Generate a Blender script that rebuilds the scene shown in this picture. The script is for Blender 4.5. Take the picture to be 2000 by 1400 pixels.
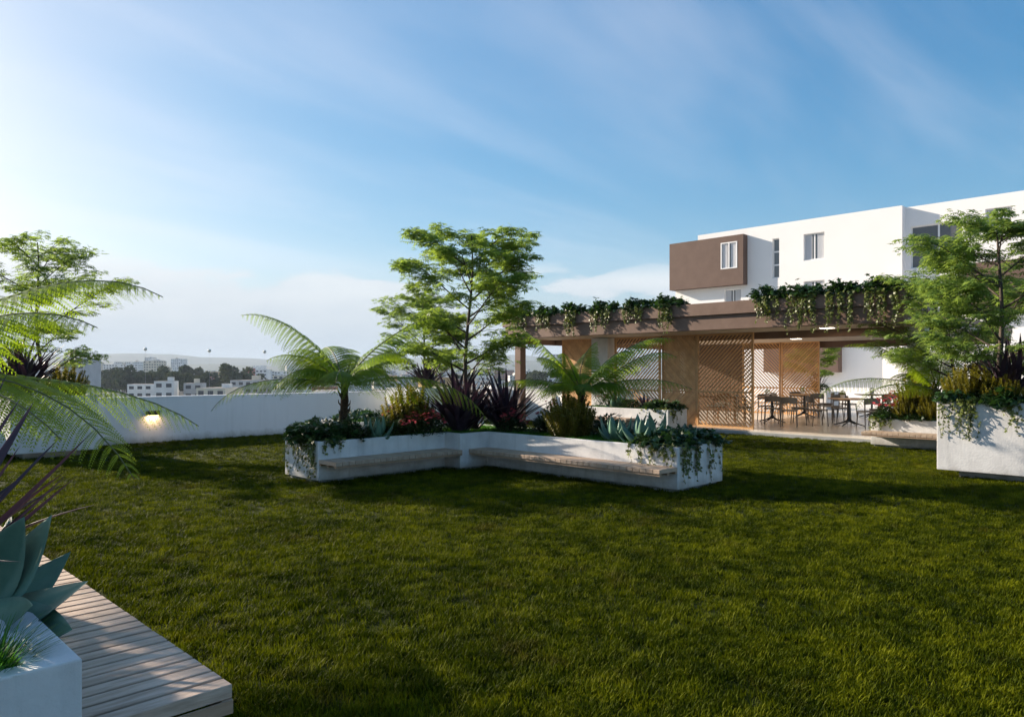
import bpy, bmesh, math, random
import numpy as np
from mathutils import Vector, Matrix

for o in list(bpy.data.objects): bpy.data.objects.remove(o)
SC = bpy.context.scene
COL = SC.collection
R2 = math.sqrt(0.5)
rad = math.radians

# ------------------------------------------------------------------ camera
EYE = 1.6
cam = bpy.data.cameras.new('camera'); camo = bpy.data.objects.new('camera', cam); COL.objects.link(camo)
camo.location = (0, 0, EYE)
camo.rotation_euler = (rad(90), 0, rad(-45))
cam.sensor_width = 36.0; cam.lens = 36.0 * 1440 / 2000
cam.shift_y = 25 / 2000
cam.clip_start = 0.05; cam.clip_end = 30000
SC.camera = camo

# ------------------------------------------------------------------ light
SUN_OFF = 16.0           # degrees the sun stands off the +Y axis towards -X
SUN_EL = 21.0
sdir = Vector((-math.sin(rad(SUN_OFF)) * math.cos(rad(SUN_EL)), math.cos(rad(SUN_OFF)) * math.cos(rad(SUN_EL)), math.sin(rad(SUN_EL))))
sun = bpy.data.lights.new('sun', 'SUN'); suno = bpy.data.objects.new('sun', sun); COL.objects.link(suno)
sun.energy = 5.0; sun.angle = rad(0.6); sun.color = (1.0, 0.86, 0.70)
suno.rotation_euler = (-sdir).to_track_quat('-Z', 'Y').to_euler()
suno.location = (-20, 60, 30)

wd = bpy.data.worlds.new('World'); SC.world = wd; wd.use_nodes = True
nt = wd.node_tree; nt.nodes.clear(); L = nt.links
def wn(t, **k):
    n = nt.nodes.new(t)
    for a, b in k.items(): setattr(n, a, b)
    return n
def wmath(op, a, b=None, c=None, clamp=False):
    n = wn('ShaderNodeMath', operation=op); n.use_clamp = clamp
    for i, v in enumerate((a, b, c)):
        if v is None: continue
        if isinstance(v, (int, float)): n.inputs[i].default_value = v
        else: L.new(v, n.inputs[i])
    return n.outputs[0]
def wrange(v, a, b, c=0.0, d=1.0):
    n = wn('ShaderNodeMapRange', interpolation_type='SMOOTHSTEP')
    L.new(v, n.inputs[0])
    for i, q in enumerate((a, b, c, d)): n.inputs[i + 1].default_value = q
    return n.outputs[0]
sky = wn('ShaderNodeTexSky'); sky.sky_type = 'NISHITA'; sky.sun_disc = False
sky.sun_elevation = rad(SUN_EL); sky.sun_rotation = rad(-SUN_OFF)
sky.air_density = 1.0; sky.dust_density = 1.3; sky.ozone_density = 3.0; sky.altitude = 100
tc = wn('ShaderNodeTexCoord'); sep = wn('ShaderNodeSeparateXYZ'); L.new(tc.outputs['Generated'], sep.inputs[0])
zel = sep.outputs[2]
# low cumulus bank near the horizon, all the way round
mp = wn('ShaderNodeMapping'); mp.inputs['Scale'].default_value = (4.6, 4.6, 17.0); mp.inputs['Location'].default_value = (0.2, 8.1, 0.1)
L.new(tc.outputs['Generated'], mp.inputs[0])
n1 = wn('ShaderNodeTexNoise'); n1.inputs['Scale'].default_value = 1.0; n1.inputs['Detail'].default_value = 9; n1.inputs['Roughness'].default_value = 0.52
L.new(mp.outputs[0], n1.inputs['Vector'])
band = wmath('MULTIPLY', wrange(zel, 0.0, 0.03), wrange(zel, 0.155, 0.115))
cum = wmath('MULTIPLY', wrange(wmath('ADD', n1.outputs[0], wmath('MULTIPLY', wrange(zel, 0.15, 0.05), 0.16)), 0.54, 0.605), band)
cum = wmath('MULTIPLY', cum, 0.74)
# thin high streaks: direction projected on a flat layer
den = wmath('MAXIMUM', wmath('ADD', zel, 0.12), 0.02)
cx = wmath('DIVIDE', sep.outputs[0], den); cy = wmath('DIVIDE', sep.outputs[1], den)
comb = wn('ShaderNodeCombineXYZ'); L.new(cx, comb.inputs[0]); L.new(cy, comb.inputs[1])
mp2 = wn('ShaderNodeMapping'); mp2.inputs['Rotation'].default_value = (0, 0, rad(20)); mp2.inputs['Scale'].default_value = (0.35, 1.1, 1)
L.new(comb.outputs[0], mp2.inputs[0])
n2 = wn('ShaderNodeTexNoise'); n2.inputs['Scale'].default_value = 1.1; n2.inputs['Detail'].default_value = 7; n2.inputs['Roughness'].default_value = 0.5; n2.inputs['Distortion'].default_value = 0.35
L.new(mp2.outputs[0], n2.inputs['Vector'])
wisp = wmath('MULTIPLY', wmath('MULTIPLY', wrange(n2.outputs[0], 0.42, 0.74), wrange(zel, 0.02, 0.2)), 0.30)
# pale mist hugging the horizon
mist = wmath('MULTIPLY', wrange(zel, 0.14, -0.01), 0.5)
hs = wn('ShaderNodeHueSaturation'); hs.inputs['Saturation'].default_value = 1.36; L.new(sky.outputs[0], hs.inputs['Color'])
# soft shoulder so that the sky towards the sun stays pale instead of burning out
den_ = wn('ShaderNodeMix', data_type='RGBA', blend_type='ADD'); den_.inputs[0].default_value = 1.0; den_.inputs[6].default_value = (1, 1, 1, 1)
scl = wn('ShaderNodeMix', data_type='RGBA', blend_type='MULTIPLY'); scl.inputs[0].default_value = 1.0; L.new(hs.outputs[0], scl.inputs[6]); scl.inputs[7].default_value = (0.105, 0.105, 0.105, 1)
L.new(scl.outputs[2], den_.inputs[7])
shd = wn('ShaderNodeMix', data_type='RGBA', blend_type='DIVIDE'); shd.inputs[0].default_value = 1.0; L.new(hs.outputs[0], shd.inputs[6]); L.new(den_.outputs[2], shd.inputs[7])
mixm = wn('ShaderNodeMix', data_type='RGBA'); L.new(mist, mixm.inputs[0]); L.new(shd.outputs[2], mixm.inputs[6]); mixm.inputs[7].default_value = (2.7, 3.1, 3.5, 1)
mixa = wn('ShaderNodeMix', data_type='RGBA'); L.new(wisp, mixa.inputs[0]); L.new(mixm.outputs[2], mixa.inputs[6]); mixa.inputs[7].default_value = (4.5, 4.4, 4.7, 1)
mixb = wn('ShaderNodeMix', data_type='RGBA'); L.new(cum, mixb.inputs[0]); L.new(mixa.outputs[2], mixb.inputs[6])
cr = wn('ShaderNodeValToRGB'); cr.color_ramp.elements[0].position = 0.45; cr.color_ramp.elements[0].color = (0.74, 0.77, 0.82, 1); cr.color_ramp.elements[1].position = 0.75; cr.color_ramp.elements[1].color = (1.0, 0.985, 0.97, 1)
L.new(n1.outputs[0], cr.inputs[0])
csc = wn('ShaderNodeMix', data_type='RGBA', blend_type='MULTIPLY'); csc.inputs[0].default_value = 1.0; L.new(cr.outputs[0], csc.inputs[6]); csc.inputs[7].default_value = (4.5, 4.5, 4.5, 1)
L.new(csc.outputs[2], mixb.inputs[7])
bg = wn('ShaderNodeBackground'); bg.inputs[1].default_value = 0.108; 
low = wn('ShaderNodeMix', data_type='RGBA'); L.new(wmath('MULTIPLY', wrange(zel, 0.16, 0.0), 0.75), low.inputs[0]); L.new(mixb.outputs[2], low.inputs[6]); low.inputs[7].default_value = (2.0, 2.5, 3.05, 1)
L.new(low.outputs[2], bg.inputs[0])
wo = wn('ShaderNodeOutputWorld'); L.new(bg.outputs[0], wo.inputs[0])

SC.view_settings.view_transform = 'Standard'; SC.view_settings.look = 'None'
SC.view_settings.exposure = 1.18; SC.view_settings.gamma = 1.0; SC.view_settings.use_curve_mapping = False
SC.render.engine = 'CYCLES'
SC.cycles.volume_bounces = 0; SC.cycles.max_bounces = 6; SC.cycles.transparent_max_bounces = 4

# ------------------------------------------------------------------ helpers
def W(px, py, d):
    """a place seen at photograph pixel px,py at depth d metres"""
    r = (px - 1000) / 1440 * d
    return Vector(((d + r) * R2, (d - r) * R2, EYE - (py - 725) * d / 1440))
def tag(o, label=None, cat=None, group=None, kind=None):
    if label: o['label'] = label
    if cat: o['category'] = cat
    if group: o['group'] = group
    if kind: o['kind'] = kind
    return o
def link(name, me, mat=None, parent=None):
    o = bpy.data.objects.new(name, me); COL.objects.link(o)
    if mat is not None and me is not None and len(me.materials) == 0: me.materials.append(mat)
    if parent is not None: o.parent = parent
    return o
def empty(name, loc=(0, 0, 0), rz=0.0):
    o = bpy.data.objects.new(name, None); COL.objects.link(o); o.location = loc; o.rotation_euler = (0, 0, rz)
    o.empty_display_size = 0.1
    return o
def thing(name, label, cat, loc=(0, 0, 0), rz=0.0, group=None):
    return tag(empty(name, loc, rz), label, cat, group)
class MB:
    def __init__(s): s.v = []; s.f = []
    def add(s, vs, fs):
        n = len(s.v); s.v += [tuple(v) for v in vs]; s.f += [tuple(i + n for i in f) for f in fs]
    def box(s, x0, x1, y0, y1, z0, z1):
        s.add([(x0, y0, z0), (x1, y0, z0), (x1, y1, z0), (x0, y1, z0), (x0, y0, z1), (x1, y0, z1), (x1, y1, z1), (x0, y1, z1)],
              [(0, 3, 2, 1), (4, 5, 6, 7), (0, 1, 5, 4), (1, 2, 6, 5), (2, 3, 7, 6), (3, 0, 4, 7)])
    def quad(s, a, b, c, d): s.add([a, b, c, d], [(0, 1, 2, 3)])
    def tube(s, pts, radii, n=6, cap=True):
        pts = [Vector(p) for p in pts]
        if isinstance(radii, (int, float)): radii = [radii] * len(pts)
        base = len(s.v); prev = None
        for i, p in enumerate(pts):
            t = (pts[min(i + 1, len(pts) - 1)] - pts[max(i - 1, 0)])
            if t.length < 1e-9: t = Vector((0, 0, 1))
            t.normalize()
            if prev is None:
                a = t.orthogonal().normalized()
            else:
                a = prev - t * prev.dot(t)
                a = a.normalized() if a.length > 1e-6 else t.orthogonal().normalized()
            prev = a; b = t.cross(a)
            for k in range(n):
                an = 2 * math.pi * k / n
                q = p + (a * math.cos(an) + b * math.sin(an)) * radii[i]
                s.v.append((q.x, q.y, q.z))
        for i in range(len(pts) - 1):
            for k in range(n):
                k2 = (k + 1) % n
                s.f.append((base + i * n + k, base + i * n + k2, base + (i + 1) * n + k2, base + (i + 1) * n + k))
        if cap:
            s.f.append(tuple(base + k for k in range(n - 1, -1, -1)))
            e = base + (len(pts) - 1) * n; s.f.append(tuple(e + k for k in range(n)))
    def lathe(s, prof, n=16, c=(0, 0, 0)):
        base = len(s.v)
        for r, z in prof:
            for k in range(n):
                an = 2 * math.pi * k / n
                s.v.append((c[0] + r * math.cos(an), c[1] + r * math.sin(an), c[2] + z))
        for i in range(len(prof) - 1):
            for k in range(n):
                k2 = (k + 1) % n
                s.f.append((base + i * n + k, base + i * n + k2, base + (i + 1) * n + k2, base + (i + 1) * n + k))
        s.f.append(tuple(base + k for k in range(n - 1, -1, -1)))
        e = base + (len(prof) - 1) * n; s.f.append(tuple(e + k for k in range(n)))
    def mesh(s, name, smooth=False):
        me = bpy.data.meshes.new(name); me.from_pydata(s.v, [], s.f); me.update()
        if smooth: me.polygons.foreach_set('use_smooth', [True] * len(me.polygons))
        return me
    def build(s, name, mat, parent=None, smooth=False, bevel=0.0):
        o = link(name, s.mesh(name, smooth), mat, parent)
        if bevel:
            m = o.modifiers.new('bevel', 'BEVEL'); m.width = bevel; m.segments = 2; m.limit_method = 'ANGLE'; m.angle_limit = rad(40)
        return o
def boxo(name, mat, parent, *b, bevel=0.0):
    m = MB(); m.box(*b); return m.build(name, mat, parent, bevel=bevel)
def arr_mesh(name, V, F, smooth=False):
    """V (n,3), F (m,k) numpy -> mesh"""
    me = bpy.data.meshes.new(name); k = F.shape[1]
    me.vertices.add(len(V)); me.vertices.foreach_set('co', np.ascontiguousarray(V, dtype=np.float32).ravel())
    me.loops.add(F.size); me.loops.foreach_set('vertex_index', np.ascontiguousarray(F, dtype=np.int32).ravel())
    me.polygons.add(len(F)); me.polygons.foreach_set('loop_start', np.arange(0, F.size, k, dtype=np.int32))
    if smooth: me.polygons.foreach_set('use_smooth', np.ones(len(F), dtype=bool))
    me.update(calc_edges=True); me.validate()
    return me
def rotz(a):
    c, s = np.cos(a), np.sin(a); z = np.zeros_like(a); o = np.ones_like(a)
    return np.stack([np.stack([c, -s, z], -1), np.stack([s, c, z], -1), np.stack([z, z, o], -1)], -2)
def rotx(a):
    c, s = np.cos(a), np.sin(a); z = np.zeros_like(a); o = np.ones_like(a)
    return np.stack([np.stack([o, z, z], -1), np.stack([z, c, -s], -1), np.stack([z, s, c], -1)], -2)
def scatter(tv, tf, pos, rot, sc):
    tv = np.asarray(tv, float); tf = np.asarray(tf, int)
    pos = np.asarray(pos, float); sc = np.asarray(sc, float)
    if sc.ndim == 1: sc = sc[:, None]
    V = np.einsum('nij,nkj->nki', rot, tv[None] * sc[:, None, :]) + pos[:, None, :]
    F = tf[None] + (np.arange(len(pos)) * len(tv))[:, None, None]
    return V.reshape(-1, 3), F.reshape(-1, tf.shape[1])
def join_arr(parts):
    Vs, Fs, n = [], [], 0
    for V, F in parts:
        Vs.append(V); Fs.append(F + n); n += len(V)
    return np.concatenate(Vs), np.concatenate(Fs)

# ------------------------------------------------------------------ materials
def mat_new(name):
    m = bpy.data.materials.new(name); m.use_nodes = True
    return m, m.node_tree.nodes, m.node_tree.links, m.node_tree.nodes['Principled BSDF']
def mat_plain(name, col, rough=0.6, metal=0.0, spec=0.5, emis=None, es=0.0):
    m, N, K, P = mat_new(name)
    P.inputs['Base Color'].default_value = (*col, 1); P.inputs['Roughness'].default_value = rough; P.inputs['Metallic'].default_value = metal
    P.inputs['Specular IOR Level'].default_value = spec
    if emis: P.inputs['Emission Color'].default_value = (*emis, 1); P.inputs['Emission Strength'].default_value = es
    return m
def mat_noise(name, c1, c2, scale=4.0, rough=0.7, bump=0.0, bscale=60.0, stretch=(1, 1, 1), detail=6, spec=0.3, lo=0.35, hi=0.65, island=0.0, coords='pos', dist=0.01):
    m, N, K, P = mat_new(name)
    if coords == 'pos':
        g = N.new('ShaderNodeNewGeometry'); src = g.outputs['Position']
    else:
        g = N.new('ShaderNodeTexCoord'); src = g.outputs['Object']
    if coords != 'pos':
        o_ = N.new('ShaderNodeObjectInfo'); sc_ = N.new('ShaderNodeMath'); sc_.operation = 'MULTIPLY'; K.new(o_.outputs['Random'], sc_.inputs[0]); sc_.inputs[1].default_value = 37.0
        av = N.new('ShaderNodeVectorMath'); av.operation = 'ADD'; K.new(src, av.inputs[0]); K.new(sc_.outputs[0], av.inputs[1]); src = av.outputs[0]
    mp = N.new('ShaderNodeMapping'); mp.inputs['Scale'].default_value = stretch; K.new(src, mp.inputs[0])
    n = N.new('ShaderNodeTexNoise'); n.inputs['Scale'].default_value = scale; n.inputs['Detail'].default_value = detail; n.inputs['Roughness'].default_value = 0.6
    K.new(mp.outputs[0], n.inputs['Vector'])
    r = N.new('ShaderNodeValToRGB'); r.color_ramp.elements[0].position = lo; r.color_ramp.elements[0].color = (*c1, 1)
    r.color_ramp.elements[1].position = hi; r.color_ramp.elements[1].color = (*c2, 1)
    K.new(n.outputs[0], r.inputs[0]); out = r.outputs[0]
    if island:
        oi = N.new('ShaderNodeObjectInfo')
        mr = N.new('ShaderNodeMapRange'); K.new(oi.outputs['Random'], mr.inputs[0]); mr.inputs[3].default_value = 1 - island; mr.inputs[4].default_value = 1 + island
        mx = N.new('ShaderNodeVectorMath'); mx.operation = 'SCALE'; K.new(out, mx.inputs[0]); K.new(mr.outputs[0], mx.inputs['Scale']); out = mx.outputs[0]
    K.new(out, P.inputs['Base Color']); P.inputs['Roughness'].default_value = rough; P.inputs['Specular IOR Level'].default_value = spec
    if bump:
        n2 = N.new('ShaderNodeTexNoise'); n2.inputs['Scale'].default_value = bscale; n2.inputs['Detail'].default_value = 5; K.new(mp.outputs[0], n2.inputs['Vector'])
        b = N.new('ShaderNodeBump'); b.inputs['Strength'].default_value = bump; b.inputs['Distance'].default_value = dist; K.new(n2.outputs[0], b.inputs['Height']); K.new(b.outputs[0], P.inputs['Normal'])
    return m
def mat_leaf(name, c1, c2, trans=0.35, rough=0.45, tcol=None, spec=0.35, wscale=0.0):
    m, N, K, P = mat_new(name)
    g = N.new('ShaderNodeNewGeometry'); r = N.new('ShaderNodeValToRGB')
    r.color_ramp.elements[0].color = (*c1, 1); r.color_ramp.elements[1].color = (*c2, 1)
    K.new(g.outputs['Random Per Island'], r.inputs[0])
    K.new(r.outputs[0], P.inputs['Base Color']); P.inputs['Roughness'].default_value = rough; P.inputs['Specular IOR Level'].default_value = spec
    if trans:
        t = N.new('ShaderNodeBsdfTranslucent')
        tc_ = tcol or (min(1, c2[0] * 1.9), min(1, c2[1] * 1.7), c2[2] * 0.7)
        mx = N.new('ShaderNodeMix'); mx.data_type = 'RGBA'; mx.inputs[0].default_value = 0.6
        K.new(r.outputs[0], mx.inputs[6]); mx.inputs[7].default_value = (*tc_, 1); K.new(mx.outputs[2], t.inputs[0])
        ms = N.new('ShaderNodeMixShader'); ms.inputs[0].default_value = trans
        K.new(P.outputs[0], ms.inputs[1]); K.new(t.outputs[0], ms.inputs[2])
        K.new(ms.outputs[0], N['Material Output'].inputs[0])
    return m
M = {}
def mat_stained(name, c1, c2, scale, streak, rough, bump, bscale, base_dirt):
    """rendered masonry: cloudy tone, vertical water streaks, splash dirt along the foot"""
    m, N, K, P = mat_new(name); g = N.new('ShaderNodeNewGeometry')
    def noise(sc, det, stretch):
        mp = N.new('ShaderNodeMapping'); mp.inputs['Scale'].default_value = stretch; K.new(g.outputs['Position'], mp.inputs[0])
        n = N.new('ShaderNodeTexNoise'); n.inputs['Scale'].default_value = sc; n.inputs['Detail'].default_value = det; n.inputs['Roughness'].default_value = 0.6; K.new(mp.outputs[0], n.inputs['Vector']); return n.outputs[0]
    r = N.new('ShaderNodeValToRGB'); r.color_ramp.elements[0].position = 0.3; r.color_ramp.elements[0].color = (*c1, 1); r.color_ramp.elements[1].position = 0.7; r.color_ramp.elements[1].color = (*c2, 1)
    K.new(noise(scale, 9, (1, 1, 1)), r.inputs[0])
    st = N.new('ShaderNodeMapRange'); K.new(noise(9, 6, (1, 1, 0.07)), st.inputs[0]); st.inputs[1].default_value = .52; st.inputs[2].default_value = .78; st.inputs[3].default_value = 0; st.inputs[4].default_value = streak
    mx = N.new('ShaderNodeMix'); mx.data_type = 'RGBA'; K.new(st.outputs[0], mx.inputs[0]); K.new(r.outputs[0], mx.inputs[6]); mx.inputs[7].default_value = (c1[0] * .55, c1[1] * .54, c1[2] * .50, 1)
    sp = N.new('ShaderNodeSeparateXYZ'); K.new(g.outputs['Position'], sp.inputs[0])
    ad = N.new('ShaderNodeMath'); ad.operation = 'MULTIPLY_ADD'; K.new(noise(7, 6, (1, 1, .6)), ad.inputs[0]); ad.inputs[1].default_value = -0.22; K.new(sp.outputs[2], ad.inputs[2])
    dm = N.new('ShaderNodeMapRange'); K.new(ad.outputs[0], dm.inputs[0]); dm.inputs[1].default_value = 0.06; dm.inputs[2].default_value = -0.08; dm.inputs[3].default_value = 0; dm.inputs[4].default_value = base_dirt
    mx2 = N.new('ShaderNodeMix'); mx2.data_type = 'RGBA'; K.new(dm.outputs[0], mx2.inputs[0]); K.new(mx.outputs[2], mx2.inputs[6]); mx2.inputs[7].default_value = (.16, .14, .09, 1)
    K.new(mx2.outputs[2], P.inputs['Base Color']); P.inputs['Roughness'].default_value = rough; P.inputs['Specular IOR Level'].default_value = .3
    bp = N.new('ShaderNodeBump'); bp.inputs['Strength'].default_value = bump; bp.inputs['Distance'].default_value = .008; K.new(noise(bscale, 6, (1, 1, 1)), bp.inputs['Height']); K.new(bp.outputs[0], P.inputs['Normal'])
    return m
M['concrete'] = mat_stained('concrete', (0.52, 0.515, 0.51), (0.72, 0.715, 0.70), 2.6, .35, .75, .4, 36, .6)
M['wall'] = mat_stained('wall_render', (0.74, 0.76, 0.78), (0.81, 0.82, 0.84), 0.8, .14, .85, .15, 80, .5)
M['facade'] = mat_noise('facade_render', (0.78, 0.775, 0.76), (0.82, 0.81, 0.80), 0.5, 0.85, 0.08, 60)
M['brown'] = mat_noise('brown_render', (0.115, 0.074, 0.058), (0.135, 0.088, 0.069), 1.5, 0.7, 0.08, 60)
M['brown_wood'] = mat_noise('brown_beam', (0.15, 0.093, 0.068), (0.185, 0.118, 0.088), 3.0, 0.6, 0.06, 50)
M['soffit'] = mat_noise('soffit', (0.50, 0.42, 0.33), (0.54, 0.45, 0.36), 2.0, 0.7)
M['slat'] = mat_noise('slat_wood', (0.50, 0.275, 0.115), (0.63, 0.375, 0.175), 6.0, 0.5, 0.1, 80, island=0.12)
M['plank'] = mat_noise('weathered_plank', (0.38, 0.275, 0.20), (0.60, 0.465, 0.365), 6.0, 0.6, 0.35, 60, stretch=(0.7, 5.0, 5.0), coords='obj', detail=9, island=0.09, dist=0.004)
M['plank2'] = mat_noise('bench_plank', (0.34, 0.245, 0.175), (0.47, 0.36, 0.27), 4.0, 0.6, 0.2, 60, stretch=(0.7, 3.0, 3.0), coords='obj', detail=6, island=0.06, dist=0.003)
M['plankx'] = mat_noise('weathered_plank_end', (0.33, 0.22, 0.14), (0.42, 0.29, 0.20), 5.0, 0.6, 0.2, 60, stretch=(0.7, 5.0, 5.0), coords='obj', island=0.1)
M['soil'] = mat_noise('soil', (0.012, 0.010, 0.007), (0.035, 0.026, 0.017), 20, 0.9, 0.5, 60)
M['tile'] = mat_noise('patio_stone', (0.56, 0.52, 0.46), (0.62, 0.58, 0.52), 1.2, 0.22, spec=0.5)
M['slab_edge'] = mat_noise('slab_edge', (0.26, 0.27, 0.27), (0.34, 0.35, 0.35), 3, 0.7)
M['glass'] = mat_plain('window_glass', (0.10, 0.11, 0.12), 0.06, spec=0.8)
M['bigglass'] = mat_plain('tinted_glass', (0.085, 0.088, 0.095), 0.12, spec=0.6)
M['frame'] = mat_plain('white_frame', (0.78, 0.78, 0.78), 0.4)
M['curtain'] = mat_plain('curtain', (0.55, 0.56, 0.58), 0.9)
M['dark_metal'] = mat_plain('dark_metal', (0.012, 0.011, 0.010), 0.45)
M['chair'] = mat_noise('chair_taupe', (0.14, 0.12, 0.10), (0.18, 0.155, 0.13), 8, 0.5)
M['tabletop'] = mat_noise('table_oak', (0.42, 0.26, 0.14), (0.52, 0.34, 0.20), 9, 0.4, stretch=(1, 6, 1))
M['teak'] = mat_noise('teak', (0.22, 0.095, 0.035), (0.30, 0.14, 0.055), 9, 0.45)
M['cushion'] = mat_noise('cushion', (0.55, 0.50, 0.42), (0.6, 0.55, 0.47), 20, 0.9)
M['pot'] = mat_plain('pot_white', (0.62, 0.60, 0.57), 0.5)
M['lamp'] = mat_plain('lamp_glow', (1, 0.8, 0.5), 0.5, emis=(1.0, 0.62, 0.25), es=5)
M['downlight'] = mat_plain('downlight_glow', (1, 0.95, 0.85), 0.5, emis=(1.0, 0.85, 0.65), es=6)
M['maple'] = mat_leaf('maple_leaf', (0.050, 0.115, 0.018), (0.17, 0.28, 0.045), 0.5, tcol=(0.50, 0.66, 0.08))
M['maple_sun'] = mat_leaf('maple_leaf_light', (0.060, 0.12, 0.024), (0.17, 0.27, 0.055), 0.45, tcol=(0.45, 0.60, 0.09))
M['bark'] = mat_noise('bark', (0.045, 0.034, 0.026), (0.11, 0.085, 0.065), 14, 0.85, 0.5, 40, stretch=(3, 3, 0.6))
M['fern'] = mat_leaf('fern_leaf', (0.065, 0.135, 0.010), (0.15, 0.26, 0.020), 0.5, tcol=(0.50, 0.68, 0.02))
M['fern_stem'] = mat_plain('fern_stem', (0.10, 0.11, 0.03), 0.6)
M['fern_trunk'] = mat_noise('fern_trunk', (0.030, 0.018, 0.010), (0.085, 0.050, 0.028), 30, 0.9, 0.8, 60, dist=0.03)
M['flax'] = mat_leaf('purple_flax', (0.018, 0.011, 0.020), (0.055, 0.034, 0.052), 0.12, 0.42, tcol=(0.08, 0.035, 0.06), spec=0.4)
M['agave'] = mat_noise('agave_leaf', (0.075, 0.155, 0.105), (0.125, 0.23, 0.16), 5, 0.42, 0.05, 40, spec=0.35, island=0.15)
M['golden'] = mat_leaf('golden_shrub', (0.062, 0.064, 0.008), (0.20, 0.18, 0.018), 0.33, tcol=(0.5, 0.44, 0.03))
M['shrub'] = mat_leaf('dark_shrub', (0.012, 0.030, 0.010), (0.030, 0.065, 0.018), 0.25)
M['ivy'] = mat_leaf('ivy_leaf', (0.010, 0.034, 0.009), (0.032, 0.080, 0.020), 0.25, 0.38)
M['ivy_tip'] = mat_leaf('ivy_tip', (0.050, 0.075, 0.014), (0.13, 0.16, 0.030), 0.3, 0.4)
M['vine_stem'] = mat_plain('vine_stem', (0.05, 0.055, 0.02), 0.7)
M['petal'] = mat_leaf('pink_petal', (0.42, 0.030, 0.055), (0.65, 0.13, 0.15), 0.3, tcol=(0.8, 0.15, 0.18))
M['bed_grass'] = mat_leaf('bed_grass', (0.025, 0.10, 0.006), (0.065, 0.20, 0.012), 0.4, tcol=(0.10, 0.30, 0.01))

# ------------------------------------------------------------------ the terrace
# lawn grass material: colour drifts over the lawn in soft patches
m, N, K, P = mat_new('lawn_blades')
g = N.new('ShaderNodeNewGeometry'); oi = N.new('ShaderNodeObjectInfo')
na = N.new('ShaderNodeTexNoise'); na.inputs['Scale'].default_value = 0.8; na.inputs['Detail'].default_value = 6; na.inputs['Roughness'].default_value = .65; K.new(g.outputs['Position'], na.inputs['Vector'])
nb = N.new('ShaderNodeTexNoise'); nb.inputs['Scale'].default_value = 4.5; nb.inputs['Detail'].default_value = 4; K.new(g.outputs['Position'], nb.inputs['Vector'])
ad = N.new('ShaderNodeMath'); ad.operation = 'ADD'; K.new(na.outputs[0], ad.inputs[0]); K.new(nb.outputs[0], ad.inputs[1])
ad2 = N.new('ShaderNodeMath'); ad2.operation = 'MULTIPLY_ADD'; K.new(oi.outputs['Random'], ad2.inputs[0]); ad2.inputs[1].default_value = 0.32; K.new(ad.outputs[0], ad2.inputs[2])
r = N.new('ShaderNodeValToRGB'); e = r.color_ramp.elements
e[0].position = 0.80 / 1.5; e[0].color = (0.014, 0.026, 0.001, 1); e[1].position = 1.0; e[1].color = (0.16, 0.175, 0.004, 1)
q = e.new(1.10 / 1.5); q.color = (0.050, 0.068, 0.0015, 1)
dv = N.new('ShaderNodeMath'); dv.operation = 'DIVIDE'; K.new(ad2.outputs[0], dv.inputs[0]); dv.inputs[1].default_value = 1.5; K.new(dv.outputs[0], r.inputs[0])
nd = N.new('ShaderNodeTexNoise'); nd.inputs['Scale'].default_value = 1.7; nd.inputs['Detail'].default_value = 7; nd.inputs['Roughness'].default_value = .7
dvv = N.new('ShaderNodeVectorMath'); dvv.operation = 'ADD'; K.new(g.outputs['Position'], dvv.inputs[0]); dvv.inputs[1].default_value = (31, 17, 5); K.new(dvv.outputs[0], nd.inputs['Vector'])
dmr = N.new('ShaderNodeMapRange'); K.new(nd.outputs[0], dmr.inputs[0]); dmr.inputs[1].default_value = .56; dmr.inputs[2].default_value = .72; dmr.inputs[3].default_value = 0; dmr.inputs[4].default_value = .6
dmx = N.new('ShaderNodeMix'); dmx.data_type = 'RGBA'; K.new(dmr.outputs[0], dmx.inputs[0]); K.new(r.outputs[0], dmx.inputs[6]); dmx.inputs[7].default_value = (0.095, 0.072, 0.012, 1)
class _R: outputs = [dmx.outputs[2]]
r = _R
K.new(r.outputs[0], P.inputs['Base Color']); P.inputs['Roughness'].default_value = 0.6; P.inputs['Specular IOR Level'].default_value = 0.04
t = N.new('ShaderNodeBsdfTranslucent'); K.new(r.outputs[0], t.inputs[0]); ms = N.new('ShaderNodeMixShader'); ms.inputs[0].default_value = 0.3
K.new(P.outputs[0], ms.inputs[1]); K.new(t.outputs[0], ms.inputs[2]); K.new(ms.outputs[0], N['Material Output'].inputs[0])
M['lawn_blades'] = m
M['lawn'] = mat_noise('lawn_ground', (0.014, 0.020, 0.002), (0.036, 0.046, 0.003), 2.2, 0.9, 0.6, 60, detail=8, spec=0.1)

CITY_Z = -15.0
podium = boxo('podium', M['wall'], None, -26, 60, -14, 17.75, CITY_Z - 1, -0.06); tag(podium, kind='structure')
m_ = MB(); m_.quad((-25.5, -13.5, 0), (17.35, -13.5, 0), (17.35, 17.45, 0), (-25.5, 17.45, 0)); tag(m_.build('lawn', M['lawn']), kind='structure')
m_ = MB(); m_.box(17.25, 37.9, -12, 15.6, -0.05, 0.11); pat = tag(m_.build('patio', M['tile'], None, bevel=0.006), kind='structure')
boxo('slab_edge', M['slab_edge'], pat, 17.243, 17.25, -12, 15.6, 0.0, 0.085)

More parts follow.
